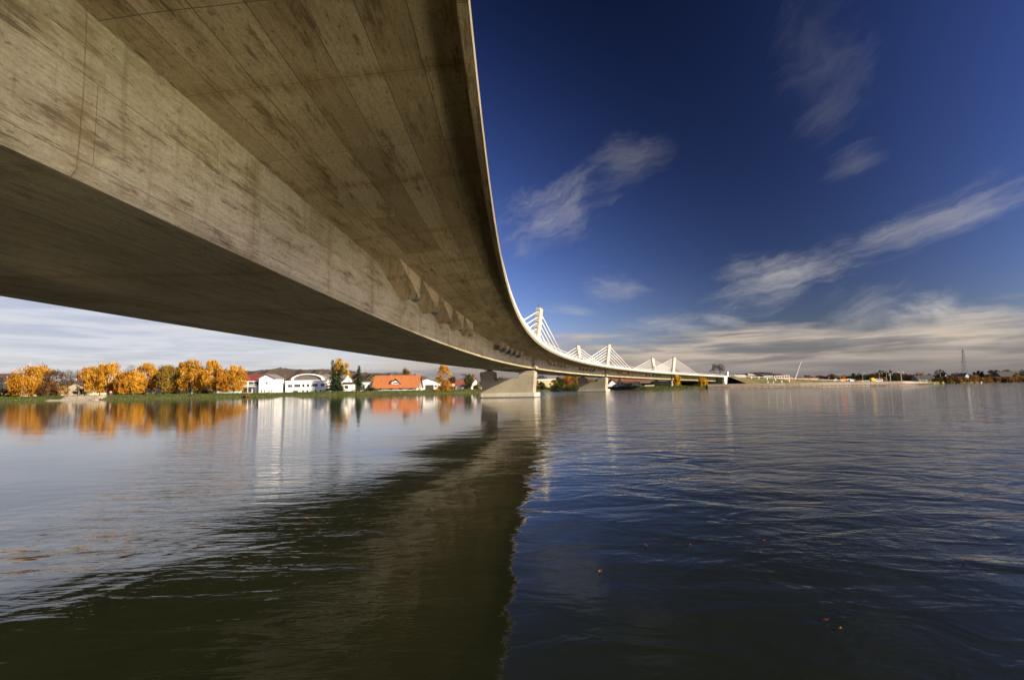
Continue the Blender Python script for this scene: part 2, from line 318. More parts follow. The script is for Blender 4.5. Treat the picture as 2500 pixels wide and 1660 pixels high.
# ------------------------------------------------------------------ land
SH=[(-900,196),(-300,197),(0,200),(130,203),(250,200),(400,210),(650,215),(820,221),(1000,228),(1120,238),(1200,252),(1290,280),(1420,292),(1500,285),(1580,263),(1640,255),(1718,250),(1770,246),(1900,244),(2000,246),(2100,256),(2200,263),(2235,285),(2265,330),(2300,395),(2400,425),(2500,432),(2800,440),(3600,470)]
def shore_pts():
    px=np.array([a for a,b in SH],float); Yd=np.array([b for a,b in SH],float)
    q=np.concatenate([np.arange(-900,-100,50),np.arange(-100,2600,8),np.arange(2600,3601,50)])
    d=np.interp(q,px,Yd); x=(q-1250)/F*d
    return q,np.stack([x,d],1)
SQ,SP=shore_pts()
def make_land():
    m,g=material('meadow_ground'); p=g.n('TexCoord',_o=3); z=g.nt.nodes.new('ShaderNodeSeparateXYZ'); g.nt.links.new(p,z.inputs[0])
    n=g.noise(p,.12,5,.6); n2=g.noise(g.map(p,(1,1,3)),.9,5,.7)
    gr=g.mix(g.ramp(n2,.3,.7),(.040,.062,.012),(.085,.115,.026)); br=g.mix(n2,(.10,.075,.035),(.19,.15,.08))
    c=g.mix(g.ramp(n,.50,.72),gr,br)
    low=g.ramp(g.m('ADD',z.outputs[2],g.m('MULTIPLY',g.m('SUBTRACT',n2,.5),.9)),.75,.2)
    c=g.mix(g.m('MULTIPLY',low,.85),c,g.mix(g.ramp(g.noise(p,2.2,4,.7),.45,.62),(.065,.052,.028),(.17,.14,.085)))
    bp=g.n('Bump',Strength=1,Distance=.25,Height=n2)
    out(g,g.n('BsdfPrincipled',Base_Color=c,Roughness=.95,Normal=bp,**{'Specular_IOR_Level':.1}))
    rows=[(-4,-.8),(0,-.05),(1.2,.35),(3.5,.95),(6,1.5),(8,1.65),(14,1.6),(60,1.7),(250,2.2),(900,3),(4500,5)]
    n_=len(SP); V=[]; nrm=np.linalg.norm(SP,axis=1,keepdims=True)
    jit=np.interp(np.arange(n_),np.arange(0,n_,3),rng.normal(0,.5,len(np.arange(0,n_,3))))
    for k,(d,zz) in enumerate(rows):
        q=SP*(1+(d+(jit[:,None] if 0<k<6 else 0)*1.0)/nrm)
        zr=zz+(rng.normal(0,.07,n_) if 1<k<6 else 0)
        V.append(np.column_stack([q,np.broadcast_to(zr,(n_,))]))
    V=np.concatenate(V); r=len(rows); 
    Fq=np.array([(a*n_+i,a*n_+i+1,(a+1)*n_+i+1,(a+1)*n_+i) for a in range(r-1) for i in range(n_-1)])
    struct(mesh('ground',V,Fq,m,smooth=True))
make_land()
GZ=1.62
# far wooded hills
def make_hills():
    m,g=material('hazed_autumn_hill'); p=g.n('TexCoord',_o=3)
    n=g.noise(p,.05,6,.75); n2=g.noise(p,.012,4,.6)
    c=g.mix(g.ramp(n,.35,.65),(.062,.058,.056),(.110,.085,.070)); c=g.mix(g.m('MULTIPLY',g.ramp(n2,.5,.7),.6),c,(.13,.085,.055))  # browns greyed to carry the distance haze in the colour
    bp=g.n('Bump',Strength=.6,Distance=5,Height=g.noise(p,.09,4,.7))
    out(g,g.n('BsdfPrincipled',Base_Color=c,Roughness=1,Normal=bp,**{'Specular_IOR_Level':0}))
    def ridge(name,prof,Y,dep):
        px=np.arange(prof[0][0],prof[-1][0]+1,3); py=np.interp(px,[a for a,b in prof],[b for a,b in prof])
        V=[];n_=len(px)
        rough=rng.normal(0,.9,n_)+np.interp(px,px[::7],rng.normal(0,1.2,len(px[::7])))
        for t,ht in ((0,0),(.25,.55),(.5,.88),(.75,1),(1.0,.8),(1.5,0)):
            for i in range(n_):
                w=W(px[i],py[i]-rough[i]*.8,Y); x=w.x*(1+t*dep/Y*.2)
                V.append((x+rng.normal(0,2),Y-.75*dep+t*dep,max(1,(w.z)*ht+(rng.normal(0,1.5) if 0<ht<.9 else 0))))
        Fq=[(a*n_+i,a*n_+i+1,(a+1)*n_+i+1,(a+1)*n_+i) for a in range(5) for i in range(n_-1)]
        struct(mesh(name,V,np.array(Fq),m,smooth=True))
    ridge('wooded_hill',[(-200,935),(200,930),(480,925),(560,912),(600,906),(660,904),(700,899),(760,902),(800,900),(870,905),(900,909),(980,911),(1040,917),(1090,930),(1180,935),(1300,938)],1500,300)
    ridge('distant_hill',[(1650,930),(1760,920),(1790,913),(1830,911),(1870,914),(1900,921),(1960,926),(2040,922),(2100,919),(2170,918),(2240,922),(2330,926),(2450,920),(2560,918)],1900,300)
make_hills()
# ------------------------------------------------------------------ the bridge
CX,CY,BR=453.66,11.4287,454.209
def dkz(s): return H+5.364+.01455*s-.45745e-4*s*s
def B(s,o,dz): 
    t=s/BR; r=BR+o
    return (CX-r*math.cos(t),CY+r*math.sin(t),dkz(s)+dz)
bridge=thing('road_bridge','long pale concrete bridge curving overhead and away over the river, with white cable masts','bridge')
def sweep(name,prof,mats,s0,s1,step=1.0,closed=False,mi=None,caps=False,parent=bridge):
    ss=np.arange(s0,s1+1e-6,step); n=len(prof); V=[];uv=[];Fs=[];MI=[]
    girth=[0]
    for a,b in zip(prof,prof[1:]+([prof[0]] if closed else [])): girth.append(girth[-1]+math.hypot(b[0]-a[0],b[1]-a[1]))
    for s in ss: V+=[B(s,o,z) for o,z in prof]
    k=n if closed else n-1
    for i in range(len(ss)-1):
        for j in range(k):
            j2=(j+1)%n
            Fs.append((i*n+j,(i+1)*n+j,(i+1)*n+j2,i*n+j2)); MI.append(mi[j] if mi else 0)
            uv+=[(ss[i],girth[j]),(ss[i+1],girth[j]),(ss[i+1],girth[j+1]),(ss[i],girth[j+1])]
    if caps:
        for i in (0,len(ss)-1):
            f=tuple(i*n+j for j in range(n)); Fs.append(f if i else f[::-1]); MI.append(mi[0] if mi else 0); uv+=[(prof[j][0],prof[j][1]) for j in (range(n) if i else range(n-1,-1,-1))]
    return mesh(name,V,Fs,mats,parent,uv=uv,mi=MI)
OFFW=5.04; OFFO=14.41; BOT=-2.5; S0,S1=-95,359
# box girder with its two wings: (offset from the inner edge, height over the inner lower edge)
prof=[(.20,.34),(4.35,-.11),(5.04,-.22),(5.04,-2.40),(5.11,-2.5),(14.34,-2.5),(14.41,-2.4),(14.41,-.05),(15.1,.06),(19.05,.5),(19.05,.62),(.20,.46)]
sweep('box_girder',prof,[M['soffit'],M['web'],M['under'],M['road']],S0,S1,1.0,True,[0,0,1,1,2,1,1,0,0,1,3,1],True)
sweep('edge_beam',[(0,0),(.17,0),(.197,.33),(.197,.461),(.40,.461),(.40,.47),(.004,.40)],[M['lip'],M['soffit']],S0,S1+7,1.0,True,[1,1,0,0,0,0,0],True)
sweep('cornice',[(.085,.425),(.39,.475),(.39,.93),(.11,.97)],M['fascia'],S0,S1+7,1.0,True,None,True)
sweep('edge_beam',[(19.053,.40),(19.25,.40),(19.22,.95),(18.85,.95),(18.85,.622),(19.053,.622)],M['fascia'],S0,S1+7,1.0,True,None,True)
sweep('pavement',[(.42,.466),(3.1,.47),(3.1,.60),(.42,.62)],M['fascia'],S0,S1,2.0,True,None,True)
sweep('pavement',[(16.2,.63),(18.83,.63),(18.83,.78),(16.2,.76)],M['fascia'],S0,S1,2.0,True,None,True)
def railing(off,z0):
    b=MB(); s=S0
    while s<S1+4:
        p=B(s,off,z0); q=B(s,off,z0+1.15); b.tube(p,q,.022,k=4); s+=1.8
    b2=[]
    for h,r in ((1.15,.03),(.82,.010),(.55,.010),(.28,.010)):
        s=S0
        while s<S1: b.tube(B(s,off,z0+h),B(s+6,off,z0+h),r,k=4,cap=False); s+=6
    b.build('railing',M['white'],bridge)
railing(.62,.61); railing(18.7,.78)
PIERS=[-12.0,94.15,194.15,294.15]
def local(s):
    "frame at a pier: x outwards (away from the bend's centre), y along the bridge, z up from water"
    t=s/BR; return Matrix(((-math.cos(t),math.sin(t),0,CX-BR*math.cos(t)),(math.sin(t),math.cos(t),0,CY+BR*math.sin(t)),(0,0,1,0),(0,0,0,1)))
def uvbox(o):
    me=o.data; l=me.uv_layers.new(name='UVMap')
    for p in me.polygons:
        n=p.normal
        for li in p.loop_indices:
            v=me.vertices[me.loops[li].vertex_index].co
            l.data[li].uv=(v.x,v.z) if abs(n.y)>.7 else ((v.y,v.z) if abs(n.x)>.5 else (v.x,v.y))
def put(o,s): o.matrix_local=local(s); uvbox(o); return o
def flip(b):  # local frame is left-handed against x,y,z as built: mirror the faces back
    b.F=[f[::-1] for f in b.F]; return b
for k,s in enumerate(PIERS):
    gb=dkz(s)+BOT                    # girder underside here
    base=.95 if k<3 else 1.2
    top=gb-.42
    # shaft: two flaring columns joined by a wall, outline in (offset, height)
    pts=[(15.25,base),(15.75,top-.25),(15.3,top),(13.2,top),(13.05,base+1.9+.9),(12.6,base+2.35),(10.9,base+2.8),(7.75,base+2.85),(7.7,top-.35),(6.9,top),(4.9,top),(4.62,top-.25),(4.95,base)]
    pts=pts[::-1]
    b=MB(); b.prism(pts,-1.9,1.9); 
    sh=put(flip(b).build('bridge_pier',M['pier'],bridge),s)
    bm=sh
    f=MB(); n=[(4.45,-3.0),(15.3,-3.0),(15.6,-2.6),(15.6,2.6),(15.3,3.0),(4.45,3.0),(4.2,2.6),(4.2,-2.6)]
    zt=base-.004; zb=-3
    f.add([(x,y,zb) for x,y in n]+[(x,y,zt) for x,y in n],[tuple(range(7,-1,-1)),tuple(range(8,16))]+[(i,(i+1)%8,(i+1)%8+8,i+8) for i in range(8)])
    fo=flip(f).build('pier_foundation',M['footing'],sh); uvbox(fo)
    for xo in (5.9,14.2):
        q=MB(); q.box(xo-.75,xo+.75,-.75,.75,top,top+.16,1); q.tube((xo,0,top+.16),(xo,0,top+.30),.5,.5,14,0); q.box(xo-.7,xo+.7,-.7,.7,top+.30,gb-.003,0)
        flip(q).build('bearing',[M['rubber'],M['pier']],sh)
    # rib on the web below each mast, with its foot block
    for off,sg in ((OFFW,-1),(OFFO,1)):
        q=MB(); x0,x1=sorted((off+sg*.005,off+sg*.62)); q.box(x0,x1,-1.75,1.75,gb+.35,dkz(s)+(-.10 if sg<0 else .05))
        x0,x1=sorted((off+sg*.006,off+sg*.78)); q.box(x0,x1,-1.6,1.6,gb-.02,gb+.349)
        put(flip(q).build('web_rib',M['pier'],bridge),s)
    if k==0: continue
    # masts lean outwards; cable openings are dark sleeves set in the narrow faces
    for side in (0,1):
        sg=-1 if side==0 else 1
        xb,xt=((4.62,3.5) if side==0 else (14.83,15.95)); zb=dkz(s)+.45; zt=dkz(s)+(9.65 if side==0 else 9.8)
        hw=.42; q=MB()
        ly0,ly1=1.85,1.7
        V=[(xb-hw,-ly0,zb),(xb+hw,-ly0,zb),(xb+hw,ly0,zb),(xb-hw,ly0,zb),(xt-hw,-ly1,zt),(xt+hw,-ly1,zt),(xt+hw,ly1,zt),(xt-hw,ly1,zt)]
        q.add(V,[(0,3,2,1),(4,5,6,7),(0,1,5,4),(1,2,6,5),(2,3,7,6),(3,0,4,7)])
        att=[]
        for j in range(5):
            z=zt-.75-1.15*j; f_=(z-zb)/(zt-zb); x=xb+(xt-xb)*f_; ly=ly0+(ly1-ly0)*f_
            for d in (-1,1):
                q.tube((x,d*(ly-.05),z+.02),(x,d*(ly+.012),z),.25,.25,12,1); att.append((x,d*ly,z,j,d))
        q.box(xt-.3,xt+.3,-1.2,1.2,zt,zt+.08,0)
        ma=put(flip(q).build('cable_mast',[M['mast'],M['hole']],bridge),s)
        for x,ly,z,j,d in att:
            dist=40-5*j
            lo=B(s+d*dist,4.6 if side==0 else 14.8,.5)
            lo=local(s).inverted()@Vector(lo)
            ca=MB(); ca.tube((x,ly-d*.1,z),lo,.105,.105,8); 
            u=(Vector((x,ly,z))-lo).normalized(); ca.tube(lo,lo+u*2.6,.16,.15,8)
            flip(ca).build('stay_cable',M['white'],ma,True)
        t=MB(); t.tube((xt,-.9,zt+.08),(xt,-.9,zt+.55),.05,.05,6); t.tube((xt,-.9,zt+.55),(xt,-.9,zt+.85),.16,.12,8); flip(t).build('warning_light',M['dsteel'],ma); t=MB(); t.tube((xt,.8,zt+.08),(xt,1.3,zt+.5),.05,.04,6); t.tube((xt,1.1,zt+.42),(xt-.5*sg,1.6,zt+.5),.07,.07,6)
        flip(t).build('camera_bracket',M['dsteel'],ma)
# cable anchor blocks under the inner wing
def anchor(p,d,j):
    dist=20+5*j; e=p+d*dist; a=e-d*4.5
    o0,o1=4.12,5.036; zt=lambda o:.34-(o-.2)*.108-.01
    dep=1.05
    A=[(a,o0,zt(o0)),(a,o1,zt(o1)),(e,o0,zt(o0)),(e,o1,zt(o1)),(e-d*.35,o0,zt(o0)-dep),(e-d*.35,o1,zt(o1)-dep)]
    V=[B(*v) for v in A]
    Fs=[(0,1,5,4),(2,4,5,3),(0,4,2),(1,3,5),(0,2,3,1)]
    if d<0: Fs=[f[::-1] for f in Fs]
    uv=[]
    for f in Fs: uv+=[(A[i][0],A[i][2] if len(f)==3 else A[i][1]+A[i][2]) for i in f]
    o=mesh('anchor_block',V,Fs,M['soffit'],bridge,uv=uv)
    c0=Vector(B(e-d*.25,(o0+o1)/2-.15,zt(4.4)-dep*.72)); dr=(Vector(B(e+d*1,(o0+o1)/2-.15,zt(4.4)-dep*.72-.26))-c0).normalized()
    b=MB(); b.tube(c0,c0+dr*.5,.27,.27,16); b.tube(c0+dr*.5,c0+dr*.62,.27,.17,16)
    b.build('anchor_cap',M['capm'],o,True)
for k,p in enumerate(PIERS):
    for j in range(5):
        if k>0: anchor(p,-1,j)
        anchor(p if k else -6,1,j)
# abutment: wing wall, dark back wall, little end pillar
def abut():
    b=MB(); x=-.02
    pts=[(-3.2,.0),(4.6,.0)]
    zt=dkz(360)+.72
    # wing wall as a prism in the along-bridge direction, standing flush under the edge beam
    prof2=[(-1.2,zt-5.4),(1.4,zt-5.4),(7.0,zt),(-2.2,zt)]
    V=[(-.06,y,z) for y,z in prof2]+[(.55,y,z) for y,z in prof2]
    b.add(V,[(0,3,2,1),(4,5,6,7),(0,1,5,4),(1,2,6,5),(2,3,7,6),(3,0,4,7)])
    o=put(flip(b).build('wing_wall',M['fascia'],bridge),361)
    q=MB(); q.box(.7,18.6,-1,1,-1,dkz(360)+.3); put(flip(q).build('abutment_wall',M['pier'],bridge),359.8)
    q=MB(); q.box(-.1,.9,3.2,4.6,zt+.005,zt+3.0); put(flip(q).build('end_pillar',M['white'],bridge),361)
abut()
# ------------------------------------------------------------------ approach road and right bank
def make_embankment():
    ss=np.arange(364,640,4.0)
    def zt(s): return max(2.4,dkz(s)+.55)
    prof=[(-13,0),(-.8,1),(-.3,1.0),(19.5,1.0),(20,1),(32,0)]
    V=[];n=len(prof)
    for s in ss:
        t=s/BR; z=zt(s); wd=max(.2,(z-1.5)/5)
        for o,k in prof:
            oo=o if k else (-.8-12.2*wd if o<0 else 20+12*wd)
            r=BR+oo; V.append((CX-r*math.cos(t),CY+r*math.sin(t),z if k else 1.5))
    Fs=[(i*n+j,(i+1)*n+j,(i+1)*n+j+1,i*n+j+1) for i in range(len(ss)-1) for j in range(n-1)]
    mi=[(1 if j==2 else 0) for i in range(len(ss)-1) for j in range(n-1)]
    m,g=material('embankment_grass'); p=g.n('TexCoord',_o=3)
    nn=g.noise(p,.35,6,.7); n3=g.noise(p,.05,3)
    c=g.mix(g.ramp(g.m('ADD',g.m('MULTIPLY',nn,.6),g.m('MULTIPLY',n3,.4)),.4,.6),(.055,.075,.018),(.17,.125,.06))
    out(g,g.n('BsdfPrincipled',Base_Color=c,Roughness=.95,Normal=g.n('Bump',Strength=1,Distance=.3,Height=nn),**{'Specular_IOR_Level':.1}))
    struct(mesh('road_embankment',V,Fs,[m,M['road']],mi=mi))
    r=thing('guard_rail','long pale guard rail running down the approach road right of the bridge end','guard rail')
    rb=MB(); G2=[]
    def EB(s,o,dz):
        t=s/BR; rr=BR+o; return Vector((CX-rr*math.cos(t),CY+rr*math.sin(t),zt(s)+dz))
    for s in np.arange(368,560,4.0):
        a,b_=EB(s,-.25,.62),EB(s+4,-.25,.62)
        rb.add([a,b_,b_+Vector((0,0,.34)),a+Vector((0,0,.34)),a+Vector((0,.07,.17)),b_+Vector((0,.07,.17))],[(0,1,2,3),(3,2,5,4),(4,5,1,0)])
    rb.build('rail_beam',M['steel'],r)
    for s in np.arange(368,562,8.0):
        q=MB(); a=EB(s,-.18,-.2); q.box(a.x-.08,a.x+.08,a.y-.08,a.y+.08,a.z,a.z+1.25); q.build('post',M['steel'],r)
    return EB
EB=make_embankment()
def revetment():
    m=concrete('revetment_concrete',(.21,.185,.15),(.29,.26,.21),row=9,length=7.5,dirt=.25,seam=.9,boards=.1)
    sel=[i for i,q in enumerate(SQ) if 1722<=q<=2280]
    V=[];uv=[];n=len(sel); L_=0; lens=[0]
    for a,b_ in zip(sel,sel[1:]): L_+=np.linalg.norm(SP[b_]-SP[a]); lens.append(L_)
    for d,z in ((-.6,-.4),(.15,.55),(6.2,2.15),(7.4,2.2),(7.8,1.2)):
        for k_,i in enumerate(sel):
            p=SP[i]; u=p/np.linalg.norm(p); q=p+u*d; f=min(1,(n-1-k_)/9); V.append((q[0],q[1],z*(.55+.45*f)+.02))
    Fs=[];
    gy=[0,1,7.4,8.6,9.6]
    for a in range(4):
        for i in range(n-1):
            Fs.append((a*n+i,a*n+i+1,(a+1)*n+i+1,(a+1)*n+i)); uv+=[(lens[i],gy[a]),(lens[i+1],gy[a]),(lens[i+1],gy[a+1]),(lens[i],gy[a+1])]
    tag(mesh('concrete_revetment',V,Fs,m,uv=uv),'sloping pale concrete bank lining the water right of the bridge end','bank')
    t=thing('timber_piling','row of brown timber piles with a beam along the foot of the concrete bank','piling')
    cum=np.array(lens); P=SP[sel]
    def at(l): return np.array([np.interp(l,cum,P[:,0]),np.interp(l,cum,P[:,1])])
    q=MB(); st=3.0; l=0; 
    while l+st<L_-16:
        a,b_=at(l),at(l+st); ua=a/np.linalg.norm(a)*1.2; q.tube((a[0]-ua[0],a[1]-ua[1],.78),(b_[0]-ua[0],b_[1]-ua[1],.78),.13,k=6); l+=st
    q.build('waling_beam',M['wood'],t)
    l=1.0
    while l<L_-6:
        a=at(l); ua=a/np.linalg.norm(a)*1.45; h=.85+random.uniform(-.1,.25)
        w=MB(); w.tube((a[0]-ua[0],a[1]-ua[1],-1),(a[0]-ua[0]+random.uniform(-.05,.05),a[1]-ua[1],h),.13,.12,7); w.build('pile',M['wood'],t); l+=2.9
revetment()
# old stone slipway and low quay on the left bank
def slip():
    m=concrete('slipway_stone',(.30,.26,.21),(.42,.37,.31),row=.6,length=1.2,dirt=.4,seam=.8)
    a,b_=W(155,976,201),W(240,976,199)
    q=MB(); q.prism([(a.x-6,-.3),(b_.x,-.3),(b_.x,.42),(a.x-2,.42)],197.6,199.4); q.prism([(a.x,.423),(b_.x,.423),(b_.x-1,1.62),(a.x+1.5,1.62)],199.8,204.5)
    o=q.build('slipway',m); uvbox(o); tag(o,'low stone slipway at the water below the leafless trees on the left bank','slipway')
slip()
# ------------------------------------------------------------------ vegetation builders
def quads(C,size,tilt_up=None,ar=1.0,r=rng):
    "randomly turned leaf sprays around the points C"
    n=len(C); a=r.normal(size=(n,3)); a/=np.linalg.norm(a,axis=1,keepdims=True)
    b=r.normal(size=(n,3)); b-=a*(a*b).sum(1,keepdims=True); b/=np.linalg.norm(b,axis=1,keepdims=True)
    if tilt_up is not None:
        b=np.tile(np.array([[0,0,1.]]),(n,1))+r.normal(size=(n,3))*tilt_up; b/=np.linalg.norm(b,axis=1,keepdims=True)
        a-=b*(a*b).sum(1,keepdims=True); a/=np.linalg.norm(a,axis=1,keepdims=True)
    s=np.asarray(size).reshape(-1,1)*r.uniform(.6,1.3,(n,1))
    a=a*s*.5; b=b*s*.5*ar
    V=np.stack([C-a*.55-b,C+a*.35-b*.8,C+a*.6+b,C-a*.45+b*.75],1).reshape(-1,3)
    return V,np.arange(4*n).reshape(-1,4)
def limb(b,p,d,ln,r,depth,bend=.35,up=.15,kids=3,minr=.012,tips=None,rs=random):
    p=Vector(p); d=Vector(d).normalized(); segs=3
    for i in range(segs):
        q=p+d*(ln/segs); b.tube(p,q,r*(1-.25*i/segs),r*(1-.25*(i+1)/segs),5 if r>.05 else 3,cap=False)
        p=q; d=(d+Vector((rs.gauss(0,bend*.4),rs.gauss(0,bend*.4),rs.gauss(0,bend*.3)+up*.3))).normalized()
    if tips is not None: tips.append(p.copy())
    if depth>0:
        for i in range(kids):
            nd=(d+Vector((rs.gauss(0,bend*1.6),rs.gauss(0,bend*1.6),rs.gauss(0,bend)+up))).normalized()
            limb(b,p,nd,ln*rs.uniform(.6,.82),max(minr,r*.58),depth-1,bend,up,kids,minr,tips,rs)
def tree(name,label,px,ytop,Y,wpx,leaf,bark='bark',kind='round',n=2600,size=.42,cat='tree',base=None,low=.18,group=None,tone=0,gap=.0):
    "trunk with limbs, and a crown of many small leaf sprays gathered in uneven clumps"
    top=W(px,ytop,Y); z0=GZ-.1 if base is None else base; hgt=top.z-z0; wid=wpx*Y/F/2*(1.0 if kind=='birch' else 1)
    t=thing(name,label,cat,(top.x,Y,z0),0,group)
    rs=random.Random(int(px*7+Y)); rn=np.random.default_rng(int(px*13+Y))
    b=MB(); tips=[]
    tr=max(.09,hgt*.016)
    b.tube((0,0,0),(rs.gauss(0,.15),rs.gauss(0,.15),hgt*low+.3),tr*1.25,tr,7,cap=False)
    nb=6
    for i in range(nb):
        f=i/(nb-1); zz=hgt*(low*.8+f*(.62-low*.5)); an=rs.uniform(0,6.28)
        limb(b,(0,0,zz),(math.cos(an)*(1.1-f*.6),math.sin(an)*(1.1-f*.6),.9+f*.8),max(.5,wid*.75*(1-f*.35)),tr*.55,1,.3,.1,2,.02,tips,rs)
    b.tube((0,0,hgt*low+.3),(rs.gauss(0,.2),rs.gauss(0,.2),hgt*.86),tr,.03,6,cap=False)
    b.build('trunk',M[bark],t)
    nc=int(26+hgt*1.6)
    f=rn.uniform(0,1,nc)**.85; an=rn.uniform(0,6.28,nc); rr=np.sqrt(rn.uniform(0.05,1,nc))
    if kind=='cone': env=(1-f)*.95+.06
    elif kind=='poplar': env=np.sin(np.clip(f*.92+.06,0,1)*math.pi)**.5*.9
    elif kind=='bush': env=np.sqrt(np.clip(1-(f*.95)**2,0,1))
    else: env=np.sin(np.clip(f*.86+.10,0,1)*math.pi)**.62
    lob=1+.22*np.sin(an*2+rn.uniform(0,6))+.15*np.sin(an*3+f*7+rn.uniform(0,6))
    zc=hgt*(low+(1-low)*f*.95)
    C=np.stack([np.cos(an)*rr*env*wid*lob,np.sin(an)*rr*env*wid*lob,zc],1)
    cs=np.clip(rn.uniform(.12,.26,nc)*wid*1.15,.22,1.4)
    k=rn.integers(0,nc,n)
    if kind=='birch':   # weeping sprays
        off=rn.normal(size=(n,3))*cs[k][:,None]*np.array([.62,.62,.45]); off[:,2]-=np.abs(rn.exponential(.55,n))*cs[k]*1.3
        P=C[k]+off; P[:,2]=np.maximum(P[:,2],hgt*low*.6); V,Fq=quads(P,size,.35,1.8,rn)
    elif kind=='cone':
        off=rn.normal(size=(n,3))*cs[k][:,None]*np.array([.8,.8,.30]); P=C[k]+off; P[:,2]-=.25*np.hypot(P[:,0],P[:,1]); P[:,2]=np.maximum(P[:,2],.2); V,Fq=quads(P,size,None,1.4,rn)
    elif kind=='upright':
        off=rn.normal(size=(n,3))*cs[k][:,None]*np.array([.4,.4,1.1]); P=C[k]+off; P[:,2]=np.clip(P[:,2],.05,hgt); V,Fq=quads(P,size,.3,2.2,rn)
    else:
        off=rn.normal(size=(n,3))*cs[k][:,None]*.62; P=C[k]+off; P[:,2]=np.maximum(P[:,2],.1); V,Fq=quads(P,size,None,1.2,rn)
    ct=rn.uniform(.15,.85,nc); at=np.clip(ct[k]+rn.normal(0,.16,n)+tone,0,1)
    mesh('crown',V,Fq,M[leaf],t,att=at)
    return t
def conifer(name,label,px,ytop,Y,wpx,leaf='needle',lean=0,n=9,base=None,low=.06,group=None):
    "tiers of drooping boughs on a straight stem"
    top=W(px,ytop,Y); z0=GZ-.1 if base is None else base; hgt=top.z-z0; wid=wpx*Y/F/2
    t=thing(name,label,'tree',(top.x-lean,Y,z0),0,group); rn=np.random.default_rng(int(px*3+ytop))
    b=MB(); b.tube((0,0,0),(lean,0,hgt*.97),hgt*.016+.05,.03,7); b.build('trunk',M['bark'],t)
    P=[];S_=[]
    tiers=int(hgt*1.7)
    for i in range(tiers):
        f=i/tiers; z=hgt*(low+(1-low)*f); r0=wid*(1-f)**.8*rn.uniform(.72,1.15)+.12
        for j in range(n):
            an=rn.uniform(0,6.28); rl=r0*rn.uniform(.5,1.05); m_=max(3,int(rl*6))
            q=np.linspace(.1,1,m_); zz=z-(.35*q**1.5)*rl*.55+.10*q*rl
            x=np.cos(an)*q*rl+lean*f; y=np.sin(an)*q*rl
            P.append(np.stack([x,y,zz],1)+rn.normal(0,.07,(m_,3)))
    P=np.concatenate(P); P[:,2]=np.maximum(P[:,2],.05)
    V,Fq=quads(P,.45,None,1.3,rn); mesh('crown',V,Fq,M[leaf],t,att=np.clip(rn.normal(.45,.25,len(P)),0,1))
    return t
def bare(name,label,px,ytop,Y,wpx,leaf=None,depth=4,group=None,base=None,bark='bark'):
    "leafless crown of thinning twigs"
    top=W(px,ytop,Y); z0=GZ-.1 if base is None else base; hgt=top.z-z0; wid=wpx*Y/F/2
    t=thing(name,label,'tree',(top.x,Y,z0),0,group); rs=random.Random(int(px+ytop))
    b=MB(); tips=[]; b.tube((0,0,0),(0,0,hgt*.28),hgt*.022,hgt*.017,7,cap=False)
    for i in range(6):
        an=i*1.05+rs.uniform(-.4,.4); sp=wid/hgt*1.7
        limb(b,(0,0,hgt*rs.uniform(.2,.32)),(math.cos(an)*sp,math.sin(an)*sp,1),hgt*.27,hgt*.011,depth,.34,.12,3,max(.022,Y*.00016),tips,rs)
    V=np.array(b.V); zm=V[:,2].max(); xm=np.percentile(np.hypot(V[:,0],V[:,1]),99)
    V[:,2]*=hgt/zm; V[:,:2]*=wid/xm
    mesh('trunk',V,b.F,M[bark],t)
    if leaf:
        T=np.array([tuple(v) for v in tips]); T=np.column_stack([T[:,0]*wid/xm,T[:,1]*wid/xm,T[:,2]*hgt/zm])
        rn=np.random.default_rng(int(px)); C=np.repeat(T,2,0)+rn.normal(0,.3,(len(T)*2,3)); V,Fq=quads(C,.28,None,1.2,rn)
        mesh('crown',V,Fq,M[leaf],t,att=rn.uniform(0,1,len(C)))
    return t
